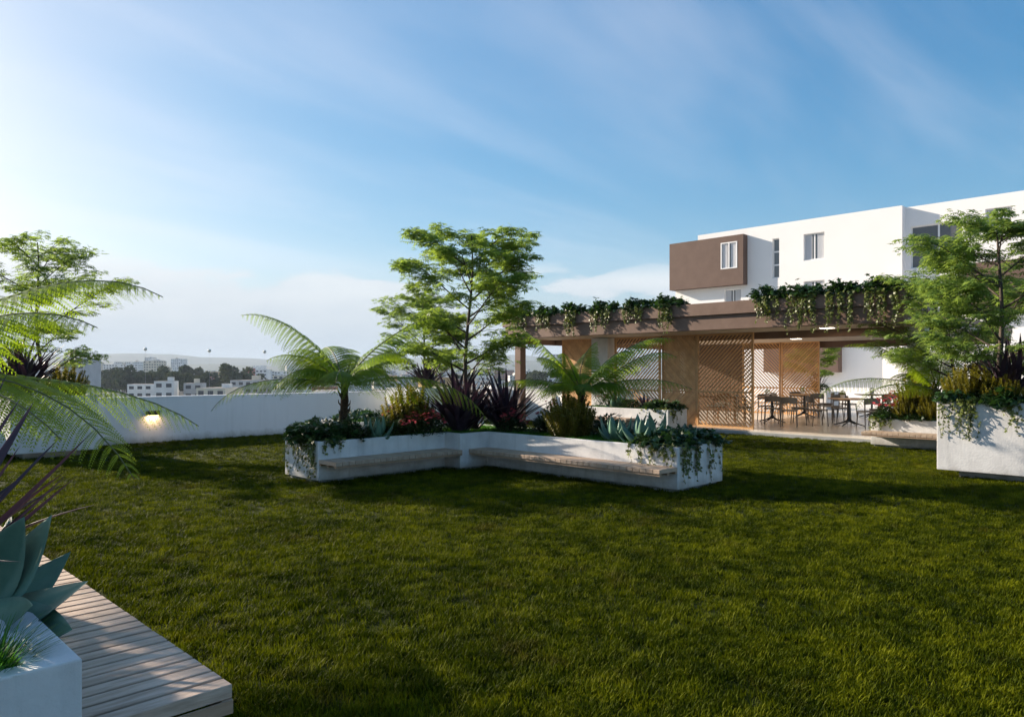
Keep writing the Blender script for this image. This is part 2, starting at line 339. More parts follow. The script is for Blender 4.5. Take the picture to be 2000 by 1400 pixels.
# grass tufts on the lawn: one object, geometry nodes
rng = np.random.default_rng(5)
def tuft_mesh(name, n, h, spread, seed, w=0.0030):
    rg = np.random.default_rng(seed); V = []; F = []
    for i in range(n):
        a = rg.uniform(0, 6.283); r0 = spread * math.sqrt(rg.uniform(0, 1)); b = rg.uniform(0, 6.283)
        hh = h * rg.uniform(0.5, 1.1); ln = hh * rg.uniform(0.2, 0.95)
        x, y = r0 * math.cos(a), r0 * math.sin(a); dx, dy = math.cos(b), math.sin(b); sx, sy = -dy * w, dx * w
        k = len(V)
        V += [(x - sx, y - sy, 0), (x + sx, y + sy, 0), (x + dx * ln * .35 + sx * .8, y + dy * ln * .35 + sy * .8, hh * .6), (x + dx * ln * .35 - sx * .8, y + dy * ln * .35 - sy * .8, hh * .6), (x + dx * ln, y + dy * ln, hh)]
        F += [(k, k + 1, k + 2), (k, k + 2, k + 3), (k + 3, k + 2, k + 4)]
    return np.array(V), np.array(F)
tV, tF = tuft_mesh('t', 18, 0.036, 0.042, 3, 0.0026)
tuft_me = arr_mesh('grass_tuft', tV, tF); tuft_me.materials.append(M['lawn_blades'])
tuft_ob = bpy.data.objects.new('grass_tuft', tuft_me)
pts = []
for d0, d1, dens in ((1.8, 4.5, 950), (4.5, 8, 620), (8, 13, 330), (13, 27, 150)):
    n = int((d1 * d1 - d0 * d0) * 0.92 * dens)
    d = np.sqrt(rng.uniform(d0 * d0, d1 * d1, n)); rr = rng.uniform(-0.92, 0.92, n) * d
    x = (d + rr) * R2; y = (d - rr) * R2
    k = (x < 17.25) & (y < 17.4) & (x > -6)
    k &= ~((x < 0.74) & (y > 2.9) & (y < 7.4))
    pts.append(np.stack([x[k], y[k], np.zeros(k.sum())], -1))
P_ = np.concatenate(pts)
gm = bpy.data.meshes.new('lawn_grass'); gm.vertices.add(len(P_)); gm.vertices.foreach_set('co', P_.astype(np.float32).ravel()); gm.update()
lg = link('lawn_grass', gm); tag(lg, 'short green grass blades covering the lawn', 'grass', kind='stuff')
ng = bpy.data.node_groups.new('grass_instances', 'GeometryNodeTree')
ng.interface.new_socket('Geometry', in_out='INPUT', socket_type='NodeSocketGeometry'); ng.interface.new_socket('Geometry', in_out='OUTPUT', socket_type='NodeSocketGeometry')
gi = ng.nodes.new('NodeGroupInput'); go = ng.nodes.new('NodeGroupOutput')
iop = ng.nodes.new('GeometryNodeInstanceOnPoints'); oin = ng.nodes.new('GeometryNodeObjectInfo'); oin.inputs['Object'].default_value = tuft_ob
rv = ng.nodes.new('FunctionNodeRandomValue'); rv.data_type = 'FLOAT_VECTOR'; rv.inputs[0].default_value = (-0.12, -0.12, 0); rv.inputs[1].default_value = (0.12, 0.12, 6.283)
rs = ng.nodes.new('FunctionNodeRandomValue'); rs.data_type = 'FLOAT'; rs.inputs[2].default_value = 0.5; rs.inputs[3].default_value = 1.45
ng.links.new(gi.outputs[0], iop.inputs['Points']); ng.links.new(oin.outputs['Geometry'], iop.inputs['Instance'])
ng.links.new(rv.outputs[0], iop.inputs['Rotation']); ng.links.new(rs.outputs[1], iop.inputs['Scale'])
ng.links.new(iop.outputs[0], go.inputs[0])
lg.modifiers.new('grass', 'NODES').node_group = ng

# parapet wall at the edge of the terrace, and its return by the pergola
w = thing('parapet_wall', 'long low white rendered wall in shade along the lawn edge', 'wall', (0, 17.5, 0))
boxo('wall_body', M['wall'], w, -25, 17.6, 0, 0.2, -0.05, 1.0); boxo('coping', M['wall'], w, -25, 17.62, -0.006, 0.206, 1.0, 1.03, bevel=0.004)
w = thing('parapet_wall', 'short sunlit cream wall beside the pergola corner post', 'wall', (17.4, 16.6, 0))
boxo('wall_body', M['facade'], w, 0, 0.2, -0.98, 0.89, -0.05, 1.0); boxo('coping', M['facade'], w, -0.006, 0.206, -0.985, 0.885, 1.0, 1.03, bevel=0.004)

# wall lamp
def wall_lamp(x, label):
    t = thing('wall_lamp', label, 'lamp', (x, 17.5, 0.60))
    m = MB(); m.box(-0.135, 0.135, -0.11, 0.0, 0.012, 0.11); m.build('housing', M['dark_metal'], t, bevel=0.004)
    boxo('lens', M['lamp'], t, -0.11, 0.11, -0.095, -0.02, 0.004, 0.0115)
    li = bpy.data.lights.new('wall_lamp_light', 'AREA'); li.shape = 'RECTANGLE'; li.size = 0.2; li.size_y = 0.07; li.energy = 0.9; li.color = (1.0, 0.60, 0.27)
    lo = bpy.data.objects.new('bulb', li); COL.objects.link(lo); lo.parent = t; lo.location = (0, -0.06, -0.002)
wall_lamp(6.02, 'black box wall lamp glowing warm on the white parapet wall')

# ------------------------------------------------------------------ planters
def shell(name, outer, inner, z0, z1, zs, mat, parent, bevel=0.008):
    """hollow planter: outer and inner outlines with the same corner count"""
    n = len(outer); m = MB()
    V = [(x, y, z0) for x, y in outer] + [(x, y, z1) for x, y in outer] + [(x, y, z1) for x, y in inner] + [(x, y, zs) for x, y in inner]
    F = []
    for i in range(n):
        j = (i + 1) % n
        F += [(i, j, n + j, n + i), (n + i, n + j, 2 * n + j, 2 * n + i), (2 * n + i, 2 * n + j, 3 * n + j, 3 * n + i)]
    F.append(tuple(range(n - 1, -1, -1))); m.add(V, F)
    o = m.build(name, mat, parent, bevel=bevel)
    s = MB(); s.add([(x, y, zs + 0.004) for x, y in inner], [tuple(range(n))]); s.build('soil', M['soil'], parent)
    return o
def inset(poly, d):
    """inset a counter-clockwise axis-aligned outline"""
    n = len(poly); out = []
    for i in range(n):
        a, b, c = Vector(poly[i - 1]), Vector(poly[i]), Vector(poly[(i + 1) % n])
        e1 = (b - a).normalized(); e2 = (c - b).normalized()
        n1 = Vector((-e1.y, e1.x)); n2 = Vector((-e2.y, e2.x))
        out.append(tuple(b + (n1 + n2) * d))
    return out
def prism(name, poly, z0, z1, mat, parent, bevel=0.0):
    n = len(poly); m = MB()
    m.add([(x, y, z0) for x, y in poly] + [(x, y, z1) for x, y in poly], [tuple(range(n - 1, -1, -1)), tuple(range(n, 2 * n))] + [(i, (i + 1) % n, n + (i + 1) % n, n + i) for i in range(n)])
    return m.build(name, mat, parent, bevel=bevel)
blV, blF = tuft_mesh('b', 12, 0.075, 0.05, 9, 0.0028)
def bed_grass(polys, z, dens, parent, seed):
    rg = np.random.default_rng(seed); ps = []
    for x0, x1, y0, y1 in polys:
        n = int((x1 - x0) * (y1 - y0) * dens); ps.append(np.stack([rg.uniform(x0, x1, n), rg.uniform(y0, y1, n), np.full(n, z)], -1))
    ps = np.concatenate(ps); n = len(ps)
    R = rotz(rg.uniform(0, 6.28, n)); V, F = scatter(blV, blF, ps, R, rg.uniform(0.6, 1.3, n))
    o = link('bed_grass', arr_mesh('bed_grass', V, F), M['bed_grass'], parent); tag(o, 'fresh green grass filling the planter bed', kind='stuff')
plank_cache = {}
def planks(parent, axis, a0, a1, b0, b1, z, th=0.055, pitch=0.105, gap=0.009, mat='plank'):
    """planks laid across a bench that runs along axis"""
    n = max(1, round((a1 - a0) / pitch)); p = (a1 - a0) / n; wd_ = p - gap; ln = b1 - b0
    key = (round(wd_, 4), round(ln, 4), th, axis, mat)
    for i in range(n):
        if key not in plank_cache:
            m = MB(); m.box(-ln / 2, ln / 2, -wd_ / 2, wd_ / 2, -th / 2, th / 2); me = m.mesh('plank')
            bm = bmesh.new(); bm.from_mesh(me); bmesh.ops.bevel(bm, geom=bm.edges[:], offset=0.003, segments=1, affect='EDGES'); bm.to_mesh(me); bm.free()
            plank_cache[key] = me
        o = link('plank', plank_cache[key], M[mat], parent)
        a = a0 + (i + 0.5) * p; b = (b0 + b1) / 2
        dz = random.uniform(-0.0012, 0.0012)
        if axis == 'x': o.location = (a, b, z - th / 2 + dz); o.rotation_euler = (0, 0, rad(90))
        else: o.location = (b, a, z - th / 2 + dz)
random.seed(4)
def seat_rails(parent, x0, x1, y0, y1, z0, z1, axis):
    m = MB()
    if axis == 'x':
        for a in (y0, (y0 + y1) / 2 - .02, y1 - .04): m.box(x0, x1, a, a + .04, z0, z1)
    else:
        for a in (x0, (x0 + x1) / 2 - .02, x1 - .04): m.box(a, a + .04, y0, y1, z0, z1)
    return m.build('bench_seat', M['plankx'], parent)

# central L-shaped planter with two bench seats
X0, X1, XB = 5.44, 8.34, 9.50; Y0, YP, Y1, YB = 5.28, 8.92, 9.31, 10.28
cp = thing('planter_bench', 'L-shaped pale concrete planter with two slatted bench seats in the middle of the lawn', 'planter')
out = [(X0, Y1), (7.75, Y1), (7.75, YP), (X1, YP), (X1, Y0), (XB, Y0), (XB, YB), (X0, YB)]
shell('planter_body', out, inset(out, 0.09), 0.05, 0.60, 0.54, M['concrete'], cp)
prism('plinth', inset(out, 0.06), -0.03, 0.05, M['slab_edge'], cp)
se = seat_rails(cp, X0 + 0.012, 7.749, Y1 - 0.44, Y1 + 0.0, 0.262, 0.292, 'x'); planks(se, 'x', X0 + 0.0, 7.745, Y1 - 0.455, Y1 - 0.003, 0.348, gap=.006, mat='plank2')
se = seat_rails(cp, X1 - 0.40, X1, Y0 + 0.012, YP - 0.001, 0.262, 0.292, 'y'); planks(se, 'y', Y0, YP - 0.003, X1 - 0.415, X1 - 0.003, 0.348, gap=.006, mat='plank2')
bed_grass([(X0 + .1, XB - .1, Y1 + .1, YB - .1), (X1 + .1, XB - .1, Y0 + .1, Y1 + .1), (7.85, X1 + .1, YP + .1, Y1 + .1)], 0.545, 620, cp, 11)

# foreground planter with bench, lower left
fp = thing('planter_bench', 'concrete planter with weathered plank bench in the near left foreground', 'planter')
ex_ = boxo('seat_end', M['plankx'], fp, 0.764, 1.296, 2.872, 2.8805, 0.236, 0.289)
out = [(-0.65, 2.88), (0.76, 2.88), (0.76, 7.42), (-0.65, 7.42)]
shell('planter_body', out, [(-0.55, 2.965), (0.60, 2.965), (0.60, 7.32), (-0.55, 7.32)], 0.05, 0.60, 0.50, M['concrete'], fp)
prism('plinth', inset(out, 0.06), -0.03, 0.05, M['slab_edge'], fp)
se = seat_rails(fp, 0.761, 1.298, 2.881, 7.41, 0.235, 0.289, 'y'); planks(se, 'y', 2.88, 7.42, 0.762, 1.30, 0.346, pitch=0.098, gap=0.019)

# tall planters
def tall_planter(name, label, x0, x1, y0, y1, zt=1.15):
    t = thing(name, label, 'planter')
    out = [(x0, y0), (x1, y0), (x1, y1), (x0, y1)]
    shell('planter_body', out, inset(out, 0.08), 0.12, zt, zt - 0.07, M['concrete'], t)
    prism('plinth', inset(out, 0.24), -0.03, 0.12, M['concrete'], t)
    return t
tall_planter('tall_planter', 'tall square pale concrete planter at the right edge of the lawn', 12.42, 13.78, 1.98, 3.34)
tall_planter('tall_planter', 'tall concrete planter in front of the white wall at far left', 2.95, 4.36, 15.5, 16.9)
tall_planter('tall_planter', 'tall concrete planter by the far wall behind the central planter', 11.9, 13.5, 15.3, 16.8)

def bench_planter(label, x0, x1, y0, y1, seat_y0, seat_y1, seed, seat_depth=0.46):
    t = thing('planter_bench', label, 'planter')
    out = [(x0, y0), (x1, y0), (x1, y1), (x0, y1)]
    shell('planter_body', out, inset(out, 0.08), 0.05, 0.60, 0.54, M['concrete'], t)
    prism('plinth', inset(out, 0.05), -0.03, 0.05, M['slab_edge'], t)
    if seat_y1 > seat_y0:
        se = seat_rails(t, x0 - seat_depth + .01, x0, seat_y0 + .01, seat_y1 - .01, 0.262, 0.292, 'y'); planks(se, 'y', seat_y0, seat_y1, x0 - seat_depth, x0 - 0.003, 0.348, gap=.006, mat='plank2')
    bed_grass([(x0 + .1, x1 - .1, y0 + .1, y1 - .1)], 0.545, 300, t, seed)
    return t
bench_planter('low concrete planter with a bench seat beside the patio edge at right', 16.5, 17.24, 2.2, 5.70, 2.3, 5.72, 21, 0.5)
bench_planter('low concrete planter with a bench seat in front of the timber screens', 16.3, 17.2, 10.6, 13.6, 11.6, 13.58, 22)
bench_planter('low concrete planter between the central planter and the far wall', 8.0, 11.4, 12.3, 13.6, 0, 0, 23)

# ------------------------------------------------------------------ pergola
pg = thing('pergola', 'long flat-roofed brown pergola with planted roof edge over the patio', 'pergola')
YA, YZ = 4.9, 16.3
boxo('fascia_lower', M['brown_wood'], pg, 16.0, 16.25, YA, YZ, 2.60, 2.95, bevel=0.006)
boxo('fascia_upper', M['brown_wood'], pg, 15.93, 16.2, YA - .05, YZ + .05, 2.952, 3.25, bevel=0.006)
boxo('soffit', M['soffit'], pg, 16.252, 25.5, YA, YZ - .2, 2.615, 2.70)
boxo('roof_slab', M['brown_wood'], pg, 16.252, 25.6, YA, YZ, 2.702, 2.9)
boxo('side_fascia', M['brown_wood'], pg, 16.252, 25.6, YZ - .198, YZ - .002, 2.45, 2.70)
boxo('beam', M['brown_wood'], pg, 18.1, 18.36, YA, YZ - .2, 2.44, 2.613, bevel=0.005)
boxo('beam', M['brown_wood'], pg, 25.2, 25.45, YA, YZ - .2, 2.40, 2.613, bevel=0.005)
boxo('post', M['brown_wood'], pg, 16.32, 16.56, 15.95, 16.19, -0.02, 2.598, bevel=0.006)
boxo('post', M['brown_wood'], pg, 25.0, 25.22, 15.85, 16.07, 0.0, 2.598, bevel=0.006)
boxo('pillar', M['concrete'], pg, 17.55, 17.98, 13.52, 14.14, 0.11, 2.598, bevel=0.006)
boxo('pillar', M['facade'], pg, 17.7, 18.05, 5.0, 5.35, 0.11, 2.598, bevel=0.006)
# recessed soffit lights
for x, y in ((22.3, 9.9), (17.2, 6.9), (19.7, 7.4)):
    t = thing('ceiling_light', 'small bright rectangular light recessed in the pergola ceiling', 'ceiling light', (x, y, 2.61), group='pergola ceiling lights')
    boxo('trim', M['frame'], t, -0.11, 0.11, -0.16, 0.16, -0.012, 0.004); boxo('diffuser', M['downlight'], t, -0.09, 0.09, -0.14, 0.14, -0.016, -0.0125)
    li = bpy.data.lights.new('downlight', 'AREA'); li.size = 0.22; li.energy = 7; li.color = (1.0, 0.72, 0.45)
    lo = bpy.data.objects.new('bulb', li); COL.objects.link(lo); lo.parent = t; lo.location = (0, 0, -0.02)

def lattice(name, label, X, y0, y1, z0, z1, zr, up_dir, pitch=0.066, sw=0.038, frame=0.05, depth=0.012, group=None, low=True):
    """screen of diagonal slats in the plane x = X; the frame is the thing's mesh-bearing part"""
    t = thing(name, label, 'screen', (X, y0, z0), group=group)
    Wd = y1 - y0; H = z1 - z0; zr -= z0
    m = MB()
    for b in ((0, frame, 0, H), (Wd - frame, Wd, 0, H), (frame, Wd - frame, 0, frame), (frame, Wd - frame, H - frame, H), (frame, Wd - frame, zr - frame / 2, zr + frame / 2)):
        m.box(0, 0.06, b[0], b[1], b[2], b[3])
    m.build('frame', M['slat'], t, bevel=0.003)
    for (a0, a1, c0, c1, dr) in ((frame, Wd - frame, zr + frame / 2, H - frame, up_dir), (frame, Wd - frame, frame, zr - frame / 2, -up_dir)):
        w_, h_ = a1 - a0, c1 - c0; p = pitch * math.sqrt(2); k = p * 0.5
        while k < w_ + h_:
            # line y + z = k inside the rectangle (mirrored when dr < 0)
            ya, za = (k, 0.0) if k <= w_ else (w_, k - w_)
            yb, zb = (0.0, k) if k <= h_ else (k - h_, h_)
            if dr < 0: ya, yb = w_ - ya, w_ - yb
            ln = math.hypot(yb - ya, zb - za)
            if ln > 0.06:
                ang = math.atan2(zb - za, yb - ya)
                q = MB(); q.box(-depth / 2, depth / 2, -ln / 2, ln / 2, -sw / 2, sw / 2)
                o = q.build('slat', M['slat'], t)
                o.location = (0.03, a0 + (ya + yb) / 2, c0 + (za + zb) / 2); o.rotation_euler = (ang, 0, 0)
            k += p
    return t
# up_dir +1: slats fall towards -Y when seen from the lawn they rise to the right
lattice('timber_screen', 'dark shaded timber lattice screen at the left end of the pergola', 17.75, 14.2, 15.5, 0.11, 2.60, 1.05, -1, sw=0.063)
lattice('timber_screen', 'timber lattice screen next to the concrete pillar', 17.75, 11.82, 13.42, 0.11, 2.60, 1.05, 1, pitch=.08, sw=.036)
lattice('timber_screen', 'pale close-slatted timber screen, third from the left', 17.82, 10.68, 11.80, 0.11, 2.60, 1.05, -1, sw=0.060)
lattice('timber_screen', 'front timber lattice screen beside the open dining area', 17.75, 9.0, 10.64, 0.11, 2.60, 1.05, 1, pitch=.08, sw=.037)
lattice('timber_screen', 'back timber lattice screen showing the white building through it', 25.0, 11.66, 13.1, 0.11, 2.62, 1.02, -1, pitch=0.085, sw=.034)
lattice('timber_screen', 'sunny back timber screen behind the dining tables', 25.02, 10.3, 11.64, 0.11, 2.62, 1.02, 1, pitch=.08, sw=0.06)
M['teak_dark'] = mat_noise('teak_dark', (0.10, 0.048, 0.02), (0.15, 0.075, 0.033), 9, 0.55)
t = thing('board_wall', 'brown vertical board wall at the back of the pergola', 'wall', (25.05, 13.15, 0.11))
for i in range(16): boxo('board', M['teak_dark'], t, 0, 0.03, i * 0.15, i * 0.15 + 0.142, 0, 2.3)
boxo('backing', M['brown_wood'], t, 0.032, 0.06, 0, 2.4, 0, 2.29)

# ------------------------------------------------------------------ furniture
def rbox(m, cx, cy, cz, sx, sy, sz): m.box(cx - sx / 2, cx + sx / 2, cy - sy / 2, cy + sy / 2, cz - sz / 2, cz + sz / 2)
def make_chair(name, label, mat, group, cushion=None):
    t = thing(name, label, 'chair', group=group)
    # faces +x; back at -x
    m = MB(); n = 8; top = []; bot = []
    for i in range(n + 1):
        for j in range(2): pass
    ring = []
    for k in range(16):
        a = 2 * math.pi * k / 16; c, s = math.cos(a), math.sin(a)
        ring.append((0.215 * math.copysign(abs(c) ** 0.45, c), 0.215 * math.copysign(abs(s) ** 0.45, s)))
    m.add([(x, y, 0.425) for x, y in ring] + [(x * 1.03, y * 1.03, 0.445) for x, y in ring] + [(x, y, 0.455) for x, y in ring], [tuple(range(15, -1, -1)), tuple(range(32, 48))] + [(i, (i + 1) % 16, 16 + (i + 1) % 16, 16 + i) for i in range(16)] + [(16 + i, 16 + (i + 1) % 16, 32 + (i + 1) % 16, 32 + i) for i in range(16)])
    m.build('seat', mat, t)
    m = MB(); V = []; F = []
    for i in range(9):
        u = -1 + i / 4; y = 0.215 * u; x = -0.235 + 0.06 * u * u
        for (dx, z) in ((0, 0.64), (-0.012, 0.80), (-0.030, 0.802), (-0.018, 0.638)): V.append((x + dx, y, z - 0.02 * u * u))
    for i in range(8):
        for k in range(4):
            k2 = (k + 1) % 4; F.append((i * 4 + k, i * 4 + k2, (i + 1) * 4 + k2, (i + 1) * 4 + k))
    F += [(3, 2, 1, 0), (32, 33, 34, 35)]
    m.add(V, F); m.build('backrest', mat, t, smooth=False)
    for sy in (-1, 1):
        m = MB(); m.tube([(0.17, sy * 0.17, 0.435), (0.20, sy * 0.195, 0.0)], [0.017, 0.012], 8); m.build('leg', mat, t)
        m = MB(); m.tube([(-0.205, sy * 0.205, 0.76), (-0.19, sy * 0.19, 0.46), (-0.235, sy * 0.205, 0.0)], [0.014, 0.018, 0.012], 8); m.build('leg', mat, t)
        m = MB(); m.tube([(0.175, sy * 0.175, 0.40), (-0.19, sy * 0.185, 0.40)], 0.011, 6); m.build('rail', mat, t)
    if cushion: boxo('cushion', cushion, t, -0.19, 0.19, -0.19, 0.19, 0.458, 0.505, bevel=0.015)
    return t
def dup(root, loc, rz, label):
    r = root.copy(); COL.objects.link(r); r.location = loc; r.rotation_euler = (0, 0, rz); r['label'] = label
    for ch in root.children:
        c = ch.copy(); COL.objects.link(c); c.parent = r
    return r
proto = {}
def chair_at(x, y, deg, label, kind='taupe'):
    loc = (x, y, 0.11)
    if kind not in proto:
        proto[kind] = make_chair('dining_chair' if kind == 'taupe' else 'wooden_chair', label, M['chair'] if kind == 'taupe' else M['teak'], 'dining chairs on the patio' if kind == 'taupe' else 'wooden chairs behind the screens', None if kind == 'taupe' else M['cushion'])
        proto[kind].location = loc; proto[kind].rotation_euler = (0, 0, rad(deg)); return proto[kind]
    return dup(proto[kind], loc, rad(deg), label)
def make_table(x, y, deg, label):
    t = thing('dining_table', label, 'table', (x, y, 0.11), rad(deg), 'dining tables on the patio')
    boxo('tabletop', M['tabletop'], t, -0.42, 0.42, -0.42, 0.42, 0.72, 0.75, bevel=0.006)
    m = MB(); m.tube([(0, 0, 0.10), (0, 0, 0.715)], 0.03, 12); m.build('column', M['dark_metal'], t)
    m = MB(); m.box(-0.18, 0.18, -0.18, 0.18, 0.705, 0.718); m.build('top_plate', M['dark_metal'], t)
    for k in range(4):
        a = k * math.pi / 2 + math.pi / 4; c, s = math.cos(a), math.sin(a); m = MB()
        m.tube([(0, 0, 0.20), (c * .06, s * .06, 0.13), (c * .18, s * .18, 0.08), (c * .42, s * .42, 0.012)], [0.03, 0.026, 0.02, 0.012], 8); m.build('foot', M['dark_metal'], t)
def table_plant(x, y, label, seed):
    t = thing('potted_plant', label, 'potted plant', (x, y, 0.86), group='potted plants on the dining tables')
    m = MB(); m.lathe([(0.05, 0), (0.065, 0.09), (0.058, 0.09), (0.055, 0.075)], 14); m.build('pot', M['pot'], t, smooth=False)
    rg = np.random.default_rng(seed); n = 170; dv = rg.normal(size=(n, 3)); dv /= np.linalg.norm(dv, axis=1)[:, None]
    ps = dv * 0.075 * rg.uniform(.7, 1, n)[:, None] + np.array([0, 0, 0.145])
    tv = [(0, -.5, 0), (.3, 0, 0), (0, .5, 0), (-.3, 0, 0)]; V, F = scatter(tv, [(0, 1, 2), (0, 2, 3)], ps, rotz(rg.uniform(0, 6.28, n)) @ rotx(rg.uniform(-1.5, 1.5, n)), np.full(n, 0.03))
    link('foliage', arr_mesh('foliage', V, F), M['maple'], t)
make_table(20.7, 9.9, 38, 'pedestal dining table with wooden top nearest the front screen')
make_table(23.7, 10.25, 30, 'pedestal dining table in front of the sunny back screen')
make_table(20.8, 7.75, 42, 'pedestal dining table nearest the low planter at right')
make_table(25.0, 8.6, 35, 'pedestal dining table farthest back on the open patio')
for i, (x, y, l) in enumerate(((20.6, 10.0, 'small round potted plant on the table nearest the front screen'), (23.7, 10.3, 'small round potted plant on the table before the back screen'), (20.75, 7.9, 'small round potted plant on the table nearest the right planter'), (25.0, 8.6, 'small round potted plant on the farthest patio table'))): table_plant(x, y, l, 40 + i)
chair_at(19.95, 9.55, 30, 'taupe chair with its back to the lawn at the table by the front screen')
chair_at(20.95, 9.2, 105, 'taupe chair at the right side of the table by the front screen')
chair_at(20.35, 10.6, -70, 'taupe chair at the left side of the table by the front screen')
chair_at(23.2, 9.7, 45, 'taupe chair with its back to the lawn before the sunny screen')
chair_at(24.2, 9.75, 120, 'taupe chair at the right of the table before the sunny screen')
chair_at(23.2, 10.85, -40, 'taupe chair at the left of the table before the sunny screen')
chair_at(20.2, 7.05, 50, 'taupe chair with its back to the lawn beside the low planter')
chair_at(20.2, 8.35, -45, 'taupe chair seen side on at the left of the rightmost near table')
chair_at(21.5, 8.2, 215, 'taupe chair on the far side of the rightmost near table')
chair_at(21.5, 7.2, 135, 'taupe chair at the right end of the rightmost near table')
chair_at(24.5, 8.0, 40, 'taupe chair with its back to the lawn at the farthest table')
chair_at(25.6, 8.2, 140, 'taupe chair at the right of the farthest table')
chair_at(24.6, 9.2, -40, 'taupe chair at the left of the farthest table')
chair_at(21.25, 10.35, 220, 'taupe chair on the far side of the table by the front screen')
chair_at(24.35, 10.75, 220, 'taupe chair between the middle table and the sunny back screen')
chair_at(19.3, 8.75, 20, 'taupe chair pulled out towards the lawn between the two near tables')
chair_at(22.6, 8.9, 70, 'taupe chair standing alone between the near and far patio tables')
chair_at(19.6, 11.1, 60, 'cushioned wooden chair seen through the front lattice screen, nearest', 'teak')
chair_at(20.9, 11.6, 200, 'cushioned wooden chair behind the front lattice screen, facing the lawn', 'teak')
t = thing('wooden_table', 'brown wooden table seen through the front lattice screen', 'table', (20.2, 11.5, 0.11))
boxo('tabletop', M['teak'], t, -0.35, 0.35, -0.9, 0.9, 0.70, 0.74, bevel=0.004)
for sx in (-.3, .3):
    for sy in (-.84, .84): boxo('leg', M['teak'], t, sx - .03, sx + .03, sy - .03, sy + .03, 0, 0.70)

# ------------------------------------------------------------------ white apartment building
def holed_wall(X, y0, y1, z0, z1, holes, rev=0.16):
    """wall in plane x = X facing -x with openings and their reveals"""
    m = MB(); ys = sorted({y0, y1, *[h[0] for h in holes], *[h[1] for h in holes]}); zs = sorted({z0, z1, *[h[2] for h in holes], *[h[3] for h in holes]})
    for a, b in zip(ys, ys[1:]):
        for c, d in zip(zs, zs[1:]):
            if any(h[0] <= a and b <= h[1] and h[2] <= c and d <= h[3] for h in holes): continue
            m.quad((X, b, c), (X, a, c), (X, a, d), (X, b, d))
    for a, b, c, d in holes:
        m.quad((X, a, c), (X, b, c), (X + rev, b, c), (X + rev, a, c)); m.quad((X, a, d), (X + rev, a, d), (X + rev, b, d), (X, b, d))
        m.quad((X, a, c), (X + rev, a, c), (X + rev, a, d), (X, a, d)); m.quad((X, b, c), (X, b, d), (X + rev, b, d), (X + rev, b, c))
    return m
def window(parent, X, y0, y1, z0, z1, kind='two', rev=0.16):
    fx = X + rev - 0.06; fw = 0.05
    m = MB()
    bars = [(y0, y0 + fw, z0, z1), (y1 - fw, y1, z0, z1), (y0 + fw, y1 - fw, z0, z0 + fw), (y0 + fw, y1 - fw, z1 - fw, z1)]
    if kind == 'two': bars.append(((y0 + y1) / 2 - .03, (y0 + y1) / 2 + .03, z0 + fw, z1 - fw))
    if kind == 'slot':
        for k in (1, 2): zc = z0 + (z1 - z0) * k / 3; bars.append((y0 + fw, y1 - fw, zc - .04, zc + .04))
    if kind == 'big': bars.append((y0 + (y1 - y0) * .46 - .04, y0 + (y1 - y0) * .46 + .04, z0 + fw, z1 - fw))
    for b in bars: m.box(fx, fx + 0.05, *b)
    wn_ = m.build('window', M['frame'], parent)
    boxo('pane', M['bigglass'] if kind == 'big' else M['glass'], wn_, fx + .022, fx + .03, y0 + fw * .5, y1 - fw * .5, z0 + fw * .5, z1 - fw * .5)
    if kind == 'two':
        for (a, b) in ((y0 + .06, y0 + (y1 - y0) * .38), (y1 - (y1 - y0) * .38, y1 - .06)):
            c = MB(); n = 14
            for i in range(n):
                u0, u1 = a + (b - a) * i / n, a + (b - a) * (i + 1) / n; o0, o1 = fx + .004 + .016 * (i % 2), fx + .004 + .016 * ((i + 1) % 2)
                c.quad((o0, u0, z0 + .06), (o1, u1, z0 + .06), (o1, u1, z1 - .06), (o0, u0, z1 - .06))
            c.build('curtain', M['curtain'], wn_)
bd = thing('apartment_building', 'white rendered apartment block with brown projecting boxes behind the pergola', 'building')
FX = 38.0
wins = [(17.78, 18.16, 6.6, 8.72, 'slot'), (15.38, 16.46, 7.37, 8.74, 'two'), (15.38, 16.46, 4.9, 6.28, 'two'), (20.0, 21.0, 4.85, 6.2, 'two'), (15.38, 16.46, 2.45, 3.85, 'two')]
m = holed_wall(FX, 11.7, 22.7, -0.05, 9.5, [w_[:4] for w_ in wins])
m.quad((FX, 11.7, -.05), (FX + 9, 11.7, -.05), (FX + 9, 11.7, 9.5), (FX, 11.7, 9.5)); m.quad((FX, 22.7, -.05), (FX, 22.7, 9.5), (FX + 9, 22.7, 9.5), (FX + 9, 22.7, -.05)); m.quad((FX, 11.7, 9.5), (FX + 9, 11.7, 9.5), (FX + 9, 22.7, 9.5), (FX, 22.7, 9.5))
m.build('wall', M['facade'], bd)
boxo('wall', M['facade'], bd, FX, FX + 8.9, 22.701, 24.2, -0.05, 8.9)
for w_ in wins: window(bd, FX, *w_)
bx_w = (19.95, 20.95, 7.3, 8.77)
m = holed_wall(37.5, 19.6, 24.3, 6.38, 9.12, [bx_w], 0.14)
m.quad((37.5, 19.6, 6.38), (37.999, 19.6, 6.38), (37.999, 19.6, 9.12), (37.5, 19.6, 9.12)); m.quad((37.5, 24.3, 6.38), (37.5, 24.3, 9.12), (39.5, 24.3, 9.12), (39.5, 24.3, 6.38))
m.quad((37.5, 19.6, 9.12), (37.999, 19.6, 9.12), (37.999, 24.3, 9.12), (37.5, 24.3, 9.12)); m.quad((37.5, 19.6, 6.38), (37.5, 24.3, 6.38), (37.999, 24.3, 6.38), (37.999, 19.6, 6.38))
bx = m.build('projecting_box', M['brown'], bd)
